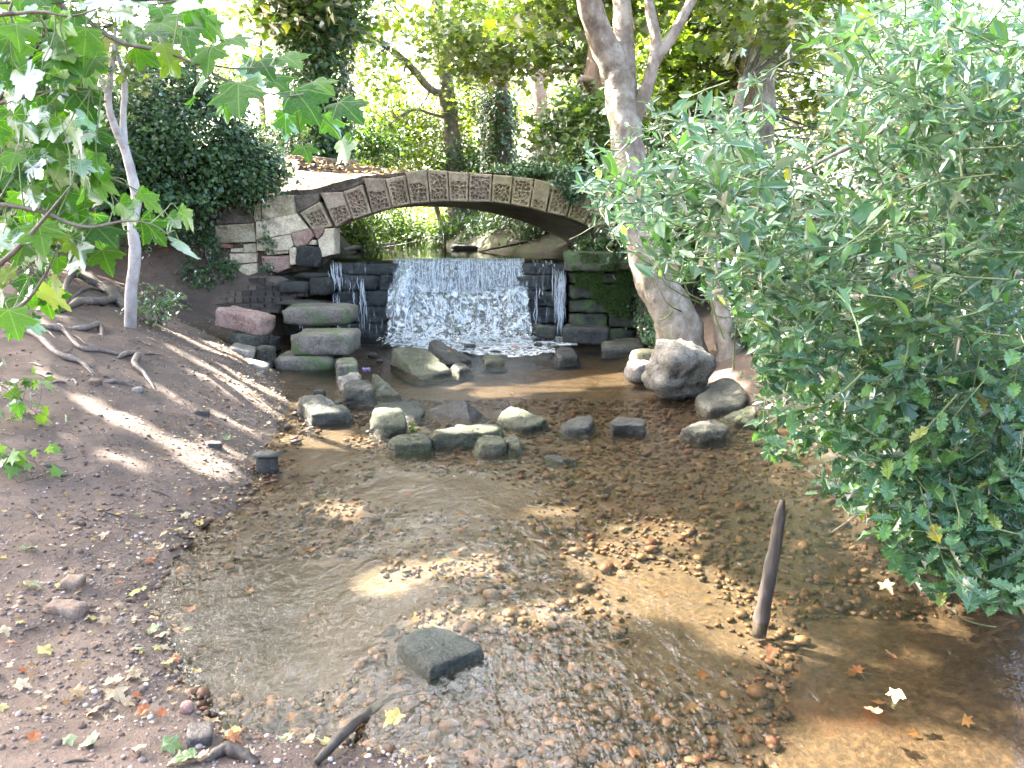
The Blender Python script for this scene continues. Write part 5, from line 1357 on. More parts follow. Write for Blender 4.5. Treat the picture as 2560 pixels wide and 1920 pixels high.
for k_, (nm, lb, u, Y, rad, vc, cnt, lm, r0, bk) in enumerate(fill):
    b = px(u, 470, Y); l_, r2_ = np.interp(Y, _ULy, _ULx), np.interp(Y, _URy, _URx)
    if l_-.5 < b.x < r2_+.5: b.x = l_-.5 if b.x-l_ < r2_-b.x else r2_+.5
    b = Vector((b.x, Y, gz(b.x, Y)-.05)); c_ = px(u, vc, Y)
    tree(nm, lb, [b, b.lerp(c_, .4)+Vector((.1, 0, 0)), b.lerp(c_, .8), c_+Vector((.1, 0, .8))], [r0, r0*.85, r0*.65, r0*.3], bk, [], [(c_, rad, cnt), (c_+Vector((rad[0]*.7, .3, -rad[2]*.5)), tuple(.6*q_ for q_ in rad), cnt//3), (c_+Vector((-rad[0]*.7, .3, -rad[2]*.4)), tuple(.6*q_ for q_ in rad), cnt//3)], 20, .36, .15, LS[lm], T_DIA, 20+k_, group='leafy trees in the background')

# ---- shrubs
def shrub(name, label, blobs, per, spread, lsize, lmat, tmpl, seed, group=None, outward=.8, base=None, shell=.45, clip=None, cat='shrub', holes=True, stems=14, srad=.012):
    r_ = np.random.default_rng(2000+seed)
    cs, outs = [], []
    for (c_, rad, n_) in blobs:
        d_ = unit(r_.normal(0, 1, (n_, 3))); k = (shell + (1-shell)*r_.uniform(0, 1, (n_, 1)))
        cs.append(np.array(c_)+d_*k*np.array(rad)); outs.append(d_)
    cs, outs = np.concatenate(cs), np.concatenate(outs)
    base = Vector(base) if base is not None else Vector(blobs[0][0]) - Vector((0, 0, blobs[0][1][2]))
    root = empty(name, base); tag(root, label, cat, group)
    n_ = len(cs)*per; o_ = np.repeat(outs, per, 0)
    pos = np.repeat(cs, per, 0) + r_.normal(0, spread, (n_, 3))
    fwd = o_*.5 + r_.normal(0, .6, (n_, 3)); fwd[:, 2] -= .45
    nrm = o_*outward + r_.normal(0, .4, (n_, 3)); nrm[:, 2] += .55
    k = np.ones(n_, bool)
    if holes: k &= ~sunhole(pos)
    if clip is not None: k &= clip(pos)
    k &= pos[:, 2] > ground_z(pos[:, 0], pos[:, 1]) - .03
    pos, fwd, nrm = pos[k], fwd[k], nrm[k]
    tag(link('foliage', cloud_mesh('foliage', pos, fwd, nrm, lsize*r_.uniform(.6, 1.2, len(pos)), tmpl, r_.uniform(0, 1, len(pos))), lmat, root), kind='stuff')
    parts = []
    for i in r_.choice(len(cs), min(stems, len(cs)), False):
        b_ = Vector(cs[i]); s_ = base + Vector(r_.normal(0, .15, 3))*Vector((1, 1, 0)).length*.5
        s_.z = base.z
        parts.append(tube(spline([s_, s_.lerp(b_, .5)+Vector(r_.normal(0, .1, 3)), b_], 8), rlerp([srad, srad*.7, srad*.3], 8), 5, cap=False))
    V, Fq = join_geo(parts)
    tag(link('stems', mesh_pl('stems', V, Fq, True), B_TWIG, root), kind='stuff')
    return root
shrub('ivy_mound', 'big glossy ivy mound hanging over the left abutment', [((-5.2, 12.9, 3.05), (1.25, .9, .85), 150), ((-4.3, 13.1, 2.75), (.62, .6, .62), 70), ((-6.2, 12.6, 2.7), (1.2, .9, .9), 110), ((-5.3, 13.0, 3.9), (1.0, .7, .55), 60), ((-5.7, 12.5, 2.1), (1.1, .6, .5), 80), ((-6.9, 12.3, 3.4), (1, .8, 1), 60)], 62, .12, .085, LS['ivy'], T_IVY, 1, base=(-5.3, 13.0, 2.0), stems=40)
shrub('ivy_trail', 'ivy trailing down the left side of the broken abutment', [((-5.05, 12.95, 1.65), (.3, .15, .35), 26), ((-4.75, 12.98, 1.25), (.22, .10, .3), 14), ((-5.1, 12.85, 1.1), (.3, .2, .3), 22), ((-3.98, 13.0, 1.5), (.07, .05, .45), 8)], 24, .05, .06, LS['ivy'], T_IVY, 2, stems=8, base=(-4.6, 13.0, .9))
shrub('ivy_clump', 'small ivy clump on bare soil at the sapling foot', [((-4.05, 8.9, 1.0), (.3, .3, .22), 22)], 22, .06, .055, LS['ivy'], T_IVY, 3, stems=8)
shrub('parapet_ivy', 'ivy growing along the right half of the bridge parapet', [((.15, 13.45, 2.72), (.55, .16, .09), 40), ((.85, 13.4, 2.70), (.5, .2, .13), 46), ((1.4, 13.35, 2.55), (.4, .2, .2), 40), ((.95, 13.2, 2.52), (.35, .08, .15), 24), ((1.0, 13.14, 2.35), (.14, .05, .12), 8)], 30, .05, .06, LS['ivy'], T_IVY, 4, stems=20, base=(.8, 13.5, 2.5), srad=.006)
shrub('ivy_wall', 'green ivy and moss covering the bank right of the pier', [((2.3, 12.6, .75), (.30, .5, .6), 60), ((2.15, 11.6, .35), (.35, .6, .3), 40), ((2.7, 12.6, 1.3), (.5, .5, .5), 40)], 36, .06, .055, LS['ivy'], T_IVY, 5, stems=10, base=(2.3, 12.6, .1))
shrub('pier_fern', 'light green weeds sprouting on top of the mossy pier', [((1.15, 12.98, 1.52), (.24, .12, .09), 18), ((1.45, 13.1, 1.56), (.3, .15, .1), 16)], 10, .05, .07, LS['fern'], T_OVAL, 6, stems=12, base=(1.2, 13.0, 1.44), srad=.004, cat='weeds')
GBG = 'bushes beyond the bridge'
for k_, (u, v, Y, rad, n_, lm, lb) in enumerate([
 (860, 575, 18, (.8, .6, .5), 60, 'yg', 'bright green bush on the left bank seen under the arch'),
 (960, 560, 27, (1.4, .8, 1.0), 70, 'mid', 'bush at the bend of the pool under the arch'),
 (1090, 555, 31, (2.0, .8, 1.2), 80, 'yg', 'sunlit bushes closing the view under the arch'),
 (1215, 560, 24, (1.3, .8, .9), 90, 'mid', 'bush on the right bank of the upper pool'),
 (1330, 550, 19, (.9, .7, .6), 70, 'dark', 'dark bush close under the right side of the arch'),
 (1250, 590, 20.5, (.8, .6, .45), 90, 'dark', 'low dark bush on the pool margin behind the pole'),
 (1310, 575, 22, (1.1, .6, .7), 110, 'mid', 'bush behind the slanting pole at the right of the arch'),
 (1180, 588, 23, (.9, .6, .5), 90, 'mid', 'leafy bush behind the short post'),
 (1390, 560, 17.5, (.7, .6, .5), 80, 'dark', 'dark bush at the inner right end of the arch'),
 (1120, 470, 34, (3, 1, 1.6), 80, 'yg', 'hedge far behind the bridge crown'),
 (1010, 430, 28, (2.2, 1, .8), 90, 'yg', 'sunlit green bush behind the low wall'),
 (1180, 400, 24, (1.2, .8, .7), 60, 'mid', 'dark green bush behind the bridge crown'),
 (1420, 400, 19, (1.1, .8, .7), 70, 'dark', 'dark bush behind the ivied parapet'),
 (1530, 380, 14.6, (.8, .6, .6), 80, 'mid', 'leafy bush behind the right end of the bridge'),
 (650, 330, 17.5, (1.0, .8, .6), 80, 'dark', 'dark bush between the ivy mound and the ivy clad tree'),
 (900, 350, 22, (1.0, .8, .7), 60, 'mid', 'bush just right of the ivy clad tree'),
 (1640, 480, 12.4, (.7, .7, .8), 70, 'dark', 'dark bush under the leaning sycamore'),
 (1900, 560, 12, (1.2, .9, 1.2), 70, 'mid', 'bush behind the holly near the second stem'),
 (2300, 500, 11, (2.0, 1.0, 2.0), 110, 'dark', 'dense dark bush behind the holly at the right'),
 (300, 330, 15.5, (1.3, .8, .9), 90, 'dark', 'dark bush behind the ivy mound at the left'),
 (60, 420, 11, (1.0, .9, 1.2), 90, 'mid', 'bush at the far left behind the sycamore sprays'),
]):
    c_ = px(u, v, Y)
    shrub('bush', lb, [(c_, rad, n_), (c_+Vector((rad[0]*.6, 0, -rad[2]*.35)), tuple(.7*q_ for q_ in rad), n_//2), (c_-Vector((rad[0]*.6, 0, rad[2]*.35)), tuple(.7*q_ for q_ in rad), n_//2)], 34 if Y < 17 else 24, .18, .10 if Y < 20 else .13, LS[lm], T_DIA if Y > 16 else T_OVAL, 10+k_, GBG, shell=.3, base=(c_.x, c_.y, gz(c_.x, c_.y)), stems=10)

shrub('soil_cover_ivy', 'low ivy added behind the tree foot to cover the sunlit soil of the right bank', [((3.0, 9.2, .7), (.4, .6, .4), 60), ((2.9, 7.9, .5), (.4, .6, .3), 40), ((3.2, 6.8, .6), (.5, .7, .3), 40)], 30, .09, .07, LS['ivy'], T_IVY, 7, base=(2.7, 8.6, .3))  # ivy added to hide the sunlit soil right of the boulder
# pale sapling on the left bank
sb = on_ground(324, 816)
sapl = [sb-Vector((0, 0, .1)), px(328, 730, 8.15), px(338, 640, 8.15), px(332, 560, 8.15), px(342, 500, 8.2), px(328, 430, 8.2), px(310, 365, 8.2)]
tree('sapling', 'slim silvery forked sapling on the bare left bank', sapl, [.062, .058, .056, .054, .050, .046, .044], B_SAP,
     [([px(312, 372, 8.2), px(285, 310, 8.15), px(270, 250, 8.1), px(278, 180, 8.1), px(285, 120, 8.1), px(290, 40, 8.1)], [.042, .036, .034, .028, .02, .012]), ([px(312, 368, 8.2), px(308, 300, 8.25), px(312, 230, 8.3), px(308, 180, 8.3), px(292, 130, 8.3), px(288, 60, 8.3)], [.036, .032, .030, .026, .018, .01]), ([px(308, 185, 8.3), px(330, 150, 8.3), px(352, 140, 8.3)], [.014, .009, .005]), ([px(271, 250, 8.1), px(250, 190, 8.0), px(240, 140, 8.0)], [.016, .01, .005])],
     [(px(300, 60, 8.3), (.8, .6, .35), 24), (px(330, 170, 8.3), (.3, .3, .12), 8)], 12, .2, .11, LS['mid'], T_STAR, 60, seg=12)

# moss on the pier face and on the blocks
r_ = np.random.default_rng(5)
def moss_patch(parent, n_, fx, label=None):
    pos = fx(r_, n_); m_ = len(pos)
    fwd = r_.normal(0, .5, (m_, 3)); fwd[:, 2] -= .7; fwd[:, 1] -= .5
    nrm = r_.normal(0, .4, (m_, 3)); nrm[:, 1] -= 1
    tag(link('moss', cloud_mesh('moss', pos, fwd, nrm, r_.uniform(.012, .030, m_), T_DIA, r_.uniform(0, 1, m_)), LS['moss'], parent), kind='stuff')
def pier_moss(r_, n_):
    x = r_.uniform(1.02, 1.95, n_); z = r_.uniform(.30, 1.12, n_); y = 12.965 - np.abs(r_.normal(0, .02, n_))
    low_ = .42 + .35*vnoise(np.stack([x*4.2, x*0, x*0+3], -1)) + .35*np.abs(x-1.45)
    f = vnoise(np.stack([x*5, z*4, x*0], -1))
    k = (z > low_) & (f > -.15)
    return np.stack([x, y, z], -1)[k]
moss_patch(pier, 9000, pier_moss)
def cap_moss(r_, n_):
    x = r_.uniform(.9, 2.0, n_); z = r_.uniform(1.12, 1.42, n_); y = 12.83 - np.abs(r_.normal(0, .015, n_)) + np.where(x > 1.7, .04, 0)
    k = vnoise(np.stack([x*6, z*6, x*0+7], -1)) > .15
    return np.stack([x, y, z], -1)[k]
moss_patch(pier, 3000, cap_moss)

# ================================================================== NEAR SYCAMORE SPRAYS (upper left)
_half = [(0, 0), (.12, -.06), (.28, -.07), (.44, 0), (.38, .10), (.43, .17), (.34, .24), (.46, .33), (.50, .45), (.62, .55), (.47, .58), (.42, .66), (.30, .60), (.20, .60), (.24, .72), (.15, .80), (.12, .90), (0, 1.04)]
_out = _half + [(-x, y) for x, y in _half[1:-1]][::-1]
def syc_mesh(name, seed, curl=.25, fold=.18, wav=.03, mat=None):
    r_ = random.Random(seed); V, UV = [], []
    def zf(x, y): return fold*abs(x) - curl*(y*y) - curl*.8*x*x + wav*math.sin(9*x+seed)*math.cos(7*y+seed*2)
    n_ = len(_out)
    for k in (1.0, .55):
        for (x, y) in _out:
            xx = x*k*(1+.03*r_.uniform(-1, 1)); yy = .32*(1-k)+y*k + (.01*r_.uniform(-1, 1) if k == 1 else 0)
            V.append((xx, yy, zf(xx, yy))); UV.append((xx, yy))
    V.append((0, .32, zf(0, .32))); UV.append((0, .32))
    Fq = []
    for i in range(n_):
        j = (i+1) % n_
        Fq += [(i, j, n_+j), (i, n_+j, n_+i), (n_+i, n_+j, 2*n_)]
    me = mesh_np(name, np.array(V), np.array(Fq), True, {'rnd': np.zeros(len(V))}, np.array(UV))
    me.materials.append(mat)
    return me
L_SYC = leaf_mat('sycamore_leaf', [(0, (.030, .080, .022)), (.3, (.040, .102, .024)), (.6, (.055, .125, .024)), (.9, (.075, .150, .024)), (.97, (.15, .17, .03)), (1, (.24, .21, .04))], (1.7, 2.5, .28), .56, .5, .16, spots=(.025, .03, .01), veins=(.16, .24, .07))
L_FALL = leaf_mat('fallen_dry', [(0, (.27, .19, .11)), (.25, (.36, .28, .18)), (.5, (.44, .37, .25)), (.75, (.33, .22, .11)), (1, (.40, .33, .22))], (1.2, 1, .6), .2, .6, .3, spots=(.08, .05, .03), veins=(.20, .13, .07))
L_FALLY = leaf_mat('fallen_yellow', [(0, (.36, .29, .08)), (.5, (.40, .34, .13)), (1, (.33, .31, .11))], (1.2, 1.1, .5), .25, .5, .4, spots=(.08, .05, .02), veins=(.42, .40, .20))
L_FALLG = leaf_mat('fallen_green', [(0, (.11, .17, .06)), (.5, (.17, .22, .10)), (1, (.25, .29, .16))], (1.3, 1.3, .5), .25, .4, .5, spots=(.03, .04, .01), veins=(.30, .38, .18))
L_FALLO = leaf_mat('fallen_orange', [(0, (.30, .10, .04)), (.5, (.36, .17, .07)), (1, (.26, .09, .04))], (1.2, .9, .5), .25, .5, .4, spots=(.10, .03, .01), veins=(.25, .08, .03))
SYC = [syc_mesh('sycamore_leaf', i, curl=[.12, .25, .35][i % 3], fold=[.10, .2, .28][i % 3], mat=L_SYC) for i in range(6)]
CR, CU, CF = Vector((1, 0, 0)), Vector((0, math.sin(PITCH), math.cos(PITCH))), Vector((0, math.cos(PITCH), -math.sin(PITCH)))
def leaf_matrix(pos, tip, nrm, s):
    y = tip.normalized(); x = y.cross(nrm)
    if x.length < 1e-4: x = y.cross(Vector((.3, .2, 1)))
    x.normalize(); z = x.cross(y)
    m_ = Matrix((x, y, z)).transposed().to_4x4()
    return Matrix.Translation(pos) @ m_ @ Matrix.Scale(s, 4)
syc = empty('sycamore_bough', (-2.6, 2.2, .5))
tag(syc, 'overhanging sycamore sprays with broad green leaves close at the upper left', 'tree')
def b1(L, Y): return [PY(x/2.37, y/2.37, Y + (q_[0] if q_ else 0)) for x, y, *q_ in L]
BR = [
 (b1([(60, -300), (320, 0), (500, 110), (700, 245), (900, 290), (1130, 365), (1370, 490), (1560, 545), (1720, 570)], 2.45), [.014, .012, .010, .009, .008, .006, .005, .003, .002]),
 (b1([(1130, 365), (1300, 395), (1420, 405), (1600, 395)], 2.45), [.005, .004, .003, .002]),
 (b1([(-200, 120), (60, 85), (250, 70), (420, 95), (600, 45)], 2.3), [.008, .007, .006, .004, .002]),
 (b1([(-200, -100), (60, 90), (30, 300), (-100, 420)], 2.5), [.006, .005, .004, .003]),
 (b1([(-300, 900), (-50, 640), (120, 430), (250, 230), (330, 60)], 2.6), [.012, .010, .008, .005, .003]),
 (b1([(-250, 1200), (0, 1210), (250, 1255), (420, 1325), (560, 1345), (740, 1310), (900, 1330), (1010, 1400)], 2.4), [.011, .010, .009, .008, .007, .005, .003, .002]),
 (b1([(-300, 1750), (0, 1560), (150, 1420), (300, 1250), (420, 1100)], 2.3), [.014, .012, .009, .006, .003]),
 (b1([(-300, 1000), (0, 1000), (240, 1040), (420, 1020), (640, 1050)], 2.7), [.01, .008, .006, .004, .002]),
 (b1([(-300, 600), (0, 610), (200, 560), (420, 520), (600, 540)], 2.5), [.01, .008, .006, .004, .002]),
 (b1([(-300, 2000), (-20, 1870), (140, 1800), (260, 1640), (330, 1490)], 2.3), [.012, .009, .007, .005, .003]),
 (b1([(780, 0), (880, 40), (960, 110)], 2.7), [.006, .005, .003]),
 (b1([(-250, 1500), (-40, 1400), (120, 1230), (260, 1130)], 2.8), [.009, .007, .005, .003]),
]
pool_ = []; pool_b = []
_st = [Vector((-2.75, 2.3, gz(-2.75, 2.3)-.05)), Vector((-2.7, 2.35, 1.2)), Vector((-2.8, 2.4, 2.2)), Vector((-2.7, 2.4, 3.6))]
V, Fq = tube(spline(_st, 20), rlerp([.05, .04, .034, .02], 20), 9, wob=.15)
link('stem', mesh_pl('stem', V, Fq, True), B_GREY, syc)
_stp = spline(_st, 40)
BR = [(([min(_stp, key=lambda q_: abs(q_.z-(P_[0].z-.15)))] + P_) if P_[0].x < -1.2 else P_, ([rr[0]*1.2] + rr) if P_[0].x < -1.2 else rr) for P_, rr in BR]
for P_, rr in BR:
    n_ = 5*len(P_); S_ = spline(P_, n_)
    V, Fq = tube(S_, rlerp([q_*.72 for q_ in rr], n_), 7, wob=.15)
    bo = link('branch', mesh_pl('branch', V, Fq, True), B_TWIG, syc); pool_ += S_; pool_b += [bo]*n_
pool_np = np.array(pool_)
# leaves seen one by one: crop x, y, width, tip angle (90 = down), distance, facing (1 upper side seen, -1 lower side lit through)
EX = [(700, 60, 250, 20, 2.5, 1), (960, 130, 250, 30, 2.5, 1), (380, 350, 260, 20, 2.35, 1), (920, 200, 230, 40, 2.6, 1), (1235, 330, 240, 85, 2.45, 1), (1170, 550, 210, 85, 2.5, -1), (1410, 560, 310, 70, 2.35, 1), (1800, 590, 290, 45, 2.45, 1), (1560, 380, 210, 45, 2.5, 1), (1720, 350, 210, 40, 2.6, 1),
 (2060, 640, 240, 40, 2.5, 1), (2050, 890, 190, 70, 2.6, -1), (1690, 740, 170, 90, 2.6, -1), (1810, 890, 150, 60, 2.6, 1), (1490, 440, 200, 100, 2.55, -1), (530, 460, 160, 60, 2.5, -1), (370, 540, 150, 80, 2.5, -1), (490, 600, 220, 40, 2.5, 1), (430, 850, 270, 50, 2.5, -1), (260, 950, 210, 30, 2.6, -1),
 (560, 1000, 210, 40, 2.6, -1), (610, 1080, 210, 35, 2.6, -1), (240, 1390, 250, 60, 2.3, 1), (760, 1250, 190, 40, 2.5, -1), (900, 1360, 210, 50, 2.5, -1), (890, 1190, 190, 30, 2.6, -1), (1110, 1290, 160, 40, 2.6, -1), (1030, 1310, 140, 40, 2.7, -1), (1090, 1480, 210, 55, 2.5, -1), (620, 1520, 210, 45, 2.5, 1),
 (610, 1380, 250, 40, 2.45, 1), (450, 1440, 180, 70, 2.4, 1), (450, 1560, 150, 80, 2.4, -1), (480, 1330, 190, 60, 2.5, -1), (160, 560, 160, 90, 2.6, -1), (100, 180, 210, 60, 2.3, 1), (60, 970, 170, 80, 2.6, -1), (330, 1680, 120, 70, 2.4, -1), (170, 1750, 130, 80, 2.4, -1), (340, 1570, 130, 90, 2.5, -1),
 (1900, 500, 200, 30, 2.7, 1), (1640, 480, 180, 30, 2.7, 1), (1010, 380, 180, 50, 2.8, -1), (860, 330, 170, 45, 2.7, -1), (1110, 240, 200, 60, 2.8, 1), (600, 250, 200, 50, 2.7, 1), (240, 130, 240, 20, 2.6, 1), (700, 560, 90, 60, 2.6, -1), (1400, 240, 190, 30, 2.9, 1), (1260, 150, 190, 30, 2.9, -1), (1130, 60, 190, 30, 2.9, -1), (950, 30, 180, 60, 2.9, -1), (1960, 740, 170, 70, 2.7, -1), (1340, 640, 140, 80, 2.8, -1), (1780, 700, 170, 90, 2.7, 1)]
rs = random.Random(11)
for i in range(215):
    if i >= 150: x, y = rs.uniform(-40, 520), rs.uniform(-30, 1500)
    elif i < 62: x, y = rs.uniform(-40, 560), rs.uniform(-30, 820)
    elif i < 116: x, y = rs.uniform(-40, 640), rs.uniform(760, 1420)
    elif i < 134: x, y = rs.uniform(-40, 330), rs.uniform(1400, 1950)
    else: x, y = rs.uniform(500, 1250), rs.uniform(-20, 300)
    EX.append((x, y, rs.uniform(130, 230), rs.uniform(15, 95), rs.uniform(2.3, 3.1), 1 if rs.random() < .35 else -1))
for (x, y, w_, an, Y, fc) in [(75, 1900, 250, 55, 2.15, 1), (200, 1935, 150, 60, 2.3, -1), (110, 2420, 90, 60, 2.6, 1)]: EX.append((x, y, w_, an, Y, fc))
pet = []
for k_, (x, y, w_, an, Y, fc) in enumerate(EX):
    c_ = PY(x/2.37, y/2.37, Y); s_ = (w_/2.37)/1.12*Y/FPX*1.05
    a = math.radians(an+rs.uniform(-8, 8))
    fw = rs.uniform(-.5, .5) if fc < 0 else rs.uniform(-.9, -.3)
    tip = CR*math.cos(a) - CU*math.sin(a) + CF*fw
    if fc > 0: nrm = CU*rs.uniform(.6, 1.0) - CF*rs.uniform(.35, .8) + CR*rs.uniform(-.3, .3)
    else: nrm = CU*rs.uniform(.2, .8) + CF*rs.uniform(.2, .8) + CR*rs.uniform(-.6, .3)
    base = c_ - tip.normalized()*s_*.4
    d_ = np.linalg.norm(pool_np - np.array(base), axis=1); j = int(np.argmin(d_)); q_ = Vector(pool_np[j])
    o = bpy.data.objects.new('leaf', SYC[k_ % 6]); COL.objects.link(o); o.parent = pool_b[j]
    o.matrix_local = Matrix.Translation(-wloc(pool_b[j])) @ leaf_matrix(base, tip, nrm, s_)
    mid = base.lerp(q_, .5) + CU*.02
    pet.append(tube(spline([base, base - tip.normalized()*.03 + CU*.005, mid, q_], 8), rlerp([.0018, .0016, .0018, .0025], 8), 5, cap=False))
V, Fq = join_geo(pet); tag(link('petioles', mesh_pl('petioles', V, Fq, True), B_GTWIG, syc), kind='stuff')

# ================================================================== HOLLY (right)
holly = empty('holly_bush', (4.6, 5.2, gz(4.6, 5.2)))
tag(holly, 'huge glossy holly bush overhanging the stream from the right bank', 'shrub')
HP = np.array([(1245, 300), (1225, 420), (1330, 520), (1400, 590), (1480, 610), (1590, 690), (1640, 800), (1610, 900), (1680, 1010), (1790, 1090), (1880, 1130), (1950, 1240), (2060, 1335), (2130, 1325), (2240, 1300), (2320, 1000), (2320, -60), (1740, -60), (1700, 120), (1560, 180), (1440, 200), (1330, 250)])*1.1573
rh = np.random.default_rng(77)
def holly_points(n_):
    pts = np.stack([rh.uniform(1400, 2680, n_*3), rh.uniform(-60, 1560, n_*3)], -1)
    pts = pts[in_poly(pts, HP)]
    cen = np.array([2350, 700]); core = in_poly(pts, (HP-cen)*.84+cen)
    pts = pts[core | (rh.uniform(0, 1, len(pts)) < .42)]
    # bright gap in the upper middle, thinner along the top left
    gap = np.exp(-((pts[:, 0]-1990)/90)**2 - ((pts[:, 1]-280)/170)**2)*1.0 + np.exp(-((pts[:, 0]-2070)/170)**2 - ((pts[:, 1]-420)/90)**2)*.75
    thin = .55*sstep(400, 60, pts[:, 1])*sstep(2350, 2000, pts[:, 0])
    return pts[rh.uniform(0, 1, len(pts)) > np.clip(gap+thin, 0, .97)][:n_]
TW = holly_points(1900)
pos_, fwd_, nrm_, siz_ = [], [], [], []; twg = []
axis = np.array([4.6, 5.4, 1.6])
for (u, v) in TW:
    ymax = 6.8
    d = ray(u, v)
    if d[2] < -1e-3: ymax = min(ymax, (0.12-CAM_H)/d[2]*d[1])
    ymin = min(3.0 + .9*max(0, (1900-u)/600), ymax*.8)
    Y = ymin + (ymax-ymin)*rh.uniform(0, 1)**1.3
    e = np.array(PY(u, v, Y))
    dr = unit(e - axis)*.8 + rh.normal(0, .45, 3); dr[2] += .15 - .5*(v > 900); dr = unit(dr)
    L = rh.uniform(.22, .46); n_ = int(L*28)
    s0 = e - dr*L
    bend = rh.normal(0, .04, 3); bend[2] -= .03
    P_ = [Vector(s0), Vector(s0+dr*L*.5+bend), Vector(e)]
    S_ = spline(P_, n_+2)
    twg.append(tube(spline(P_, 5), rlerp([.0042, .003, .0015], 5), 4, cap=False))
    for i in range(2, n_+2):
        p_ = np.array(S_[i]); t = np.array(S_[min(i+1, n_+1)])-np.array(S_[i-1]); t = unit(t)
        a = i*2.4+rh.uniform(-.4, .4)
        s1 = unit(np.cross(t, [0, 0, 1.0]) + 1e-6); s2 = np.cross(s1, t)
        o_ = s1*math.cos(a) + s2*math.sin(a)*.6
        f_ = unit(t*rh.uniform(.5, .9) + o_*.9)
        n0 = unit(np.array([0, -.25, 1.0]) + rh.normal(0, .38, 3) + t*.1)
        pos_.append(p_); fwd_.append(f_); nrm_.append(n0); siz_.append(.085*rh.lognormal(0, .26))
pos_, fwd_, nrm_, siz_ = map(np.array, (pos_, fwd_, nrm_, siz_))
ctr = pos_ + unit(fwd_)*siz_[:, None]*.5
pp = proj(ctr)
ok = (in_poly(pp, (HP-HP.mean(0))*1.02+HP.mean(0))) & (ctr[:, 2] > .06) & (ctr[:, 1] > 2.2)
ok |= (pp[:, 0] > 2560) & (ctr[:, 2] > .06) & (ctr[:, 1] > 2.6)
ok &= ~sunhole(ctr) | (rh.uniform(0, 1, len(ctr)) < .6)
pos_, fwd_, nrm_, siz_, pp, ctr = pos_[ok], fwd_[ok], nrm_[ok], siz_[ok], pp[ok], ctr[ok]
infr = (pp[:, 0] > 0) & (pp[:, 0] < 2560) & (pp[:, 1] > 0) & (pp[:, 1] < 1920)
near = np.argsort(np.where(infr, ctr[:, 1]/siz_, 1e9))[:300]
msk = np.zeros(len(pos_), bool); msk[near] = True
rn = rh.uniform(0, 1, len(pos_))
T_LANCE = (np.array([(0, 0, 0), (-.13, .2, .03), (-.19, .45, .05), (-.14, .72, .03), (0, 1.02, -.06), (.14, .72, .03), (.19, .45, .05), (.13, .2, .03), (0, .45, -.01)], float), np.array([(i, 8, (i+1) % 8) for i in range(8)]))
hl = mesh_np('entire_leaf', T_LANCE[0], T_LANCE[1], False, {'rnd': np.zeros(9)}); hl.materials.append(LS['holly'])
hm = mesh_np('holly_leaf', T_HOLLY[0], T_HOLLY[1], False, {'rnd': np.zeros(len(T_HOLLY[0]))}); hm.materials.append(LS['holly'])
smooth_ = pp[:, 1] + 120*rh.normal(0, 1, len(pp)) < 820
for nm_, tp_, mk_ in (('leaves', T_LANCE, ~msk & smooth_), ('spiny_leaves', T_HOLLY, ~msk & ~smooth_)):
    tag(link(nm_, cloud_mesh(nm_, pos_[mk_], fwd_[mk_], nrm_[mk_], siz_[mk_], tp_, rn[mk_]), LS['holly'], holly), kind='stuff')
for i in near:
    o = bpy.data.objects.new('leaf', hl if smooth_[i] else hm); COL.objects.link(o); o.parent = holly
    o.matrix_local = Matrix.Translation(-Vector(holly.location)) @ leaf_matrix(Vector(pos_[i]), Vector(fwd_[i]), Vector(nrm_[i]), siz_[i])
V, Fq = join_geo(twg); tag(link('twigs', mesh_pl('twigs', V, Fq, True), B_GTWIG, holly), kind='stuff')
for P_, rr in [
 ([(4.6, 5.3, gz(4.6, 5.3)-.1), (4.2, 4.8, 1.3), PY(2560, 455, 4.3), PY(2400, 520, 4.2), PY(2200, 548, 4.2), PY(2000, 545, 4.3), PY(1880, 520, 4.4), PY(1760, 480, 4.5), PY(1640, 450, 4.5)], [.06, .05, .028, .022, .017, .013, .010, .007, .004]),
 ([(4.6, 5.3, gz(4.6, 5.3)-.1), (4.0, 4.6, 1.0), PY(2560, 690, 4.0), PY(2450, 740, 4.0), PY(2250, 760, 4.0), PY(2100, 770, 4.1)], [.05, .04, .014, .011, .008, .004]),
 ([(4.6, 5.3, gz(4.6, 5.3)-.1), (4.0, 4.4, .8), PY(2560, 1000, 3.8), PY(2350, 1120, 3.7), PY(2180, 1260, 3.5), PY(2080, 1330, 3.5)], [.05, .03, .014, .010, .006, .003]),
 ([(4.6, 5.3, gz(4.6, 5.3)-.1), (4.4, 5.2, 1.8), PY(2400, 250, 5.0), PY(2200, 330, 5.0), PY(2000, 430, 5.0), PY(1850, 500, 5.0)], [.07, .06, .02, .015, .010, .005]),
 ([(4.6, 5.3, gz(4.6, 5.3)-.1), (3.9, 5.6, .9), (3.2, 5.8, 1.1), (2.5, 6.0, 1.0), (2.0, 6.1, .8)], [.06, .04, .03, .02, .008]),
 ([(4.6, 5.3, gz(4.6, 5.3)-.1), (4.7, 5.2, 2.2), (4.2, 5.0, 3.6), (3.4, 4.8, 4.4)], [.08, .06, .04, .015]),
]:
    V, Fq = tube(spline(P_, 40), rlerp(rr, 40), 8, wob=.12); link('branch', mesh_pl('branch', V, Fq, True), m_pale_wood, holly)

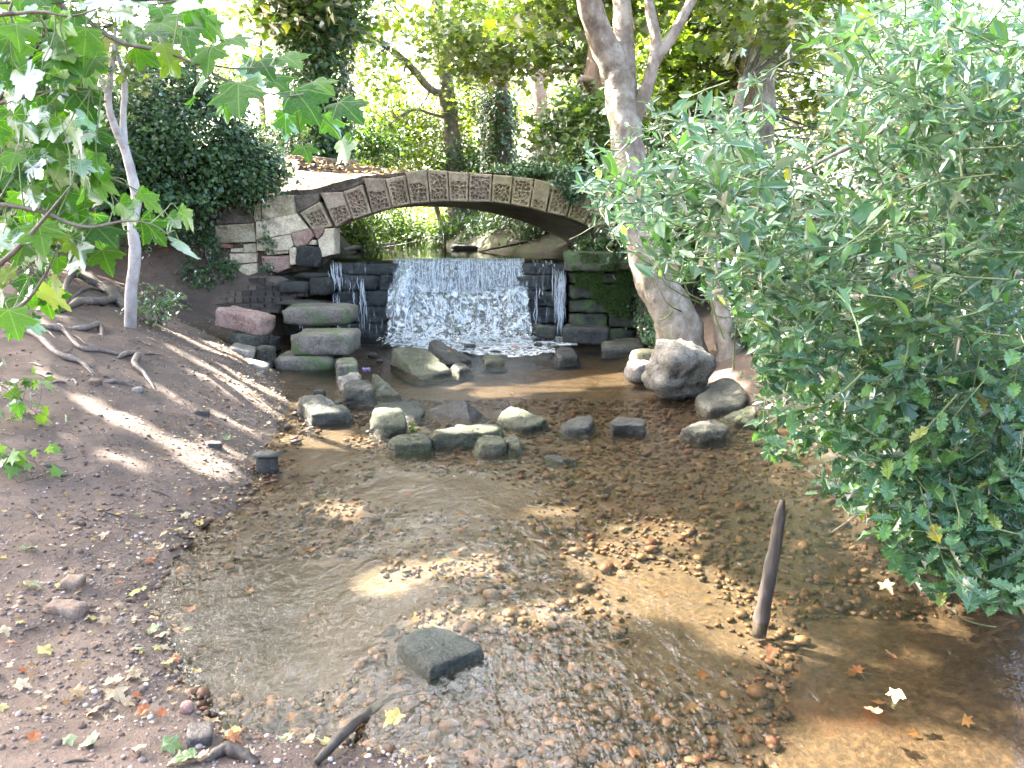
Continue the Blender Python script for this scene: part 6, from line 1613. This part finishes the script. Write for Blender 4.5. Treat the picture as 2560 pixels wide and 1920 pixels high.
# ================================================================== SMALL PLANTS, FALLEN LEAVES
shrub('seedling', 'small bright green sycamore seedling on the lower left bank', [(on_ground(60, 1190)+Vector((0, 0, .10)), (.17, .12, .10), 9)], 3, .05, .085, LS['fern'], T_STAR, 90, stems=9, srad=.003, cat='seedling', holes=False)
shrub('seedling', 'young sycamore shoot hanging at the left edge over the bank', [(on_ground(70, 1080)+Vector((0, 0, .28)), (.22, .16, .2), 10)], 3, .06, .10, LS['fern'], T_STAR, 91, stems=8, srad=.003, cat='seedling', holes=False)
shrub('weed', 'tiny green weed growing among the stepping stones', [(PZ(1027, 1062, .07), (.03, .03, .04), 4)], 2, .015, .055, LS['fern'], T_STAR, 92, stems=4, srad=.002, cat='weed', holes=False)
rf = random.Random(4)
FM = {c_: [syc_mesh('fallen_leaf_'+c_, 20+i, curl=[.2, .55, .35, -.3][i], fold=[.25, .5, .1, .35][i], wav=.10, mat=m_) for i in range(4)] for c_, m_ in (('dry', L_FALL), ('yellow', L_FALLY), ('green', L_FALLG), ('orange', L_FALLO))}
LABF = {'dry': ('dry tan sycamore leaf fallen on the near left bank', 'tan leaves on the bank'), 'yellow': ('yellow sycamore leaf fallen on the near left bank', 'yellow leaves on the bank'), 'green': ('pale green sycamore leaf fallen on the near left bank', 'green leaves on the bank'), 'orange': ('small orange leaf fallen on the near left bank', 'orange leaves on the bank')}
COLN = {'dry': 'dry tan sycamore leaf', 'yellow': 'yellow sycamore leaf', 'green': 'pale green sycamore leaf', 'orange': 'small orange leaf'}
def zone_label(c_, u, v, g):
    d_ = float(np.interp(g.y, _WLy, _WLx)) - g.x
    if v < 1230: z_ = 'fallen on the far bank below the roots' if d_ > .3 else 'fallen at the far left water edge'
    elif d_ < .22: z_ = 'fallen at the near left water edge' if v > 1500 else 'fallen on the water edge below the masonry stub'
    elif u < 360 and 1380 < v < 1680: z_ = 'fallen beside the two trodden bricks'
    elif v > 1680: z_ = 'fallen in the bottom left corner of the bank' if u < 300 else 'fallen beside the purple brown pebble'
    else: z_ = 'fallen on the open lower bank'
    return COLN[c_] + ' ' + z_
def fallen(u, v, s_, c_, on=None, label=None, stalk=True):
    g = on_ground(u, v, .012) if on is None else PZ(u, v, on)
    a = rf.uniform(0, 6.28)
    tip = Vector((math.cos(a), math.sin(a), rf.uniform(-.15, .15))); nrm = Vector((rf.uniform(-.35, .35), rf.uniform(-.35, .35)-.1, 1))
    o = bpy.data.objects.new('fallen_leaf', FM[c_][rf.randrange(4)]); COL.objects.link(o)
    o.matrix_world = leaf_matrix(g - tip*s_*.4 + Vector((0, 0, .012)), tip, nrm, s_)
    tag(o, label or zone_label(c_, u, v, g), 'leaf', LABF[c_][1] if not label else None)
def k5(x, y): return (x/2.458, 1250+y/2.458)
for x, y, s_, c_ in [(180, 320, .10, 'green'), (185, 545, .12, 'green'), (865, 105, .07, 'green'), (405, 655, .06, 'yellow'), (355, 548, .04, 'yellow'), (290, 955, .10, 'yellow'), (575, 750, .07, 'yellow'), (650, 770, .08, 'dry'), (820, 590, .09, 'yellow'), (990, 850, .09, 'dry'), (940, 825, .08, 'green'), (1080, 830, .06, 'orange'), (1150, 815, .07, 'green'), (870, 945, .07, 'green'), (970, 935, .05, 'yellow'), (830, 1090, .09, 'dry'), (700, 1165, .10, 'dry'), (720, 1215, .12, 'dry'), (480, 1210, .08, 'dry'), (570, 1330, .08, 'dry'), (140, 1165, .08, 'dry'), (850, 1235, .06, 'orange'), (880, 1330, .07, 'orange'), (800, 1280, .08, 'dry'), (1000, 1355, .05, 'orange'), (550, 1510, .09, 'green'), (1060, 1545, .10, 'green'), (850, 1560, .07, 'dry'), (1130, 1620, .12, 'green'), (1230, 1610, .08, 'dry'), (210, 1510, .06, 'orange'), (490, 1060, .07, 'dry'), (30, 830, .09, 'dry'), (70, 905, .05, 'orange'), (1040, 1045, .08, 'yellow'), (1075, 1005, .06, 'orange'), (1210, 1100, .07, 'yellow'), (430, 1510, .06, 'green'), (860, 400, .08, 'dry'), (920, 395, .06, 'orange'), (1010, 230, .07, 'dry'), (990, 320, .07, 'dry'), (1230, 170, .07, 'yellow'), (1140, 110, .08, 'dry'), (1320, 20, .08, 'dry'), (1180, 260, .06, 'dry'), (1100, 200, .07, 'yellow'), (690, 430, .05, 'dry'), (740, 545, .06, 'orange'), (250, 1340, .06, 'dry'), (20, 1310, .05, 'yellow'), (640, 280, .05, 'orange'), (1290, 1410, .09, 'dry'), (1420, 1460, .09, 'yellow'), (1440, 1490, .08, 'orange'), (1760, 1470, .07, 'green'), (1740, 1570, .07, 'green'), (1900, 1480, .08, 'dry')]:
    u, v = k5(x, y); fallen(u, v, s_*.7, c_, .02 if (u > 700 and v > 1800) else None)
for i in range(24):
    y = rf.uniform(3.0, 9.5); x = float(np.interp(y, _WLy, _WLx)) - abs(rf.gauss(0, .55)); q_ = proj(np.array([x, y, gz(x, y)]))
    if 0 < q_[0] < 2560: fallen(q_[0], q_[1], rf.uniform(.035, .07), rf.choice(['dry', 'dry', 'dry', 'yellow', 'orange', 'green']))
fallen(985, 1800, .07, 'yellow', .11, 'yellow leaf caught on the black wet branch in the near water')
fallen(820, 1870, .07, 'yellow', .06, 'curled yellow leaf at the bottom edge beside the wet branch')
fallen(2215, 1468, .07, 'dry', .05, 'large pale tan leaf at the water under the holly')
fallen(2230, 1640, .05, 'orange', .012, 'orange leaf floating in the right shallows')
fallen(2180, 1780, .06, 'orange', .012, 'orange brown leaf floating at the lower right')
fallen(1930, 1630, .06, 'orange', .012, 'small orange leaf floating right of the stake')
fallen(2240, 1740, .06, 'yellow', .012, 'yellow leaf floating at the lower right beside debris')
fallen(1123, 880, .05, 'orange', .24, 'single orange leaf on the dark slanting slab')
r_ = np.random.default_rng(9)
n = 1700
yy = r_.uniform(2.3, 12, n); xx = np.interp(yy, _WLy, _WLx) - np.abs(r_.normal(0, 1, n))*.5 + .08
y2 = r_.uniform(13.6, 18, 1500); x2 = r_.uniform(-5.5, .2, 1500)
z2 = np.interp(x2, dx, topz[0])*(1-sstep(13.5, 17.2, y2)) + np.interp(x2, dx, backz[0])*sstep(13.5, 17.2, y2) + .035
pos = np.concatenate([np.stack([xx, yy, ground_z(xx, yy)+.008], -1), np.stack([x2, y2, z2], -1)])
fwd = r_.normal(0, 1, pos.shape); fwd[:, 2] *= .25; nrm = r_.normal(0, .35, pos.shape); nrm[:, 2] += 1
szl = np.where(np.arange(len(pos)) < n, r_.uniform(.010, .034, len(pos)), r_.uniform(.04, .09, len(pos)))
o = link('leaf_litter', cloud_mesh('leaf_litter', pos, fwd, nrm, szl, T_STAR, r_.uniform(0, 1, len(pos))), LS['dry'], None, False)
tag(o, 'small dry leaf fragments strewn over bank and path', 'leaves', None, 'stuff')
L_SUNK = leaf_mat('sunken_leaf', [(0, (.06, .035, .016)), (.4, (.11, .06, .025)), (.8, (.17, .10, .04)), (1, (.20, .07, .025))], (1, .9, .6), .2, .5, .2)
# sunken leaves on the bed
n = 380
yy = r_.uniform(2.4, 10, n); xx = r_.uniform(-2.8, 2.4, n)
k = (xx > np.interp(yy, _WLy, _WLx)) & (xx < np.interp(yy, _WRy, _WRx)); xx, yy = xx[k], yy[k]
pos = np.stack([xx, yy, ground_z(xx, yy)+.02], -1); fwd = r_.normal(0, 1, pos.shape); fwd[:, 2] *= .2; nrm = r_.normal(0, .3, pos.shape); nrm[:, 2] += 1
o = link('sunken_leaves', cloud_mesh('sunken_leaves', pos, fwd, nrm, r_.uniform(.025, .06, len(pos)), T_STAR, r_.uniform(0, 1, len(pos))), L_SUNK, None, False)
tag(o, 'brown leaves sunk on the stream bed', 'leaves', None, 'stuff')

# ---- things in the upper pool
def pool_stick(name, label, P_, r0, cat):
    V, Fq = tube(spline(P_, 16), rlerp(r0, 16), 7, wob=.2); tag(link(name, mesh_pl(name, V, Fq, True), m_stake), label, cat)
pool_stick('fallen_pole', 'long thin pole slanting into the upper pool on the right', [PZ(1195, 630, 1.3), PY(1290, 610, 17.2), PY(1375, 592, 17.0)], [.015, .03, .03], 'pole')
pool_stick('post', 'short thin post standing in the upper pool', [PZ(1113, 624, 1.28)+Vector((0, 0, -.1)), PY(1112, 605, 19.3), PY(1110, 585, 19.3)], [.025, .028, .022], 'post')
pool_stick('fallen_branch', 'thin bare branch reaching across the upper pool', [PZ(960, 618, 1.32), PY(1030, 606, 19.6), PY(1110, 585, 19.4)], [.016, .014, .008], 'branch')
pool_stick('fallen_branch', 'dark drowned branch along the left side of the upper pool', [PZ(850, 628, 1.36), PZ(900, 618, 1.38), PZ(985, 608, 1.36)], [.06, .07, .03], 'branch')
for k_, (u, v, s_, lb) in enumerate([(1290, 616, (.9, .4, .28), 'black slab at the right margin of the upper pool'), (880, 612, (.8, .5, .25), 'black earth clod at the left margin of the upper pool'), (1160, 618, (.7, .3, .14), 'low dark stone behind the post in the upper pool')]):
    b = PZ(u, v, 1.36); block('pool_stone', lb, (b.x, b.y+.2, 1.34), s_, .1, 0, .05, m_rock_dark, 10, .04, 4, 120+k_, 'rock', sub=3)
r_ = np.random.default_rng(3)
pos = np.stack([r_.uniform(-.2, .9, 1500), r_.uniform(13.9, 16.5, 1500), np.zeros(1500)], -1); pos[:, 2] = ground_z(pos[:, 0], pos[:, 1])+.03
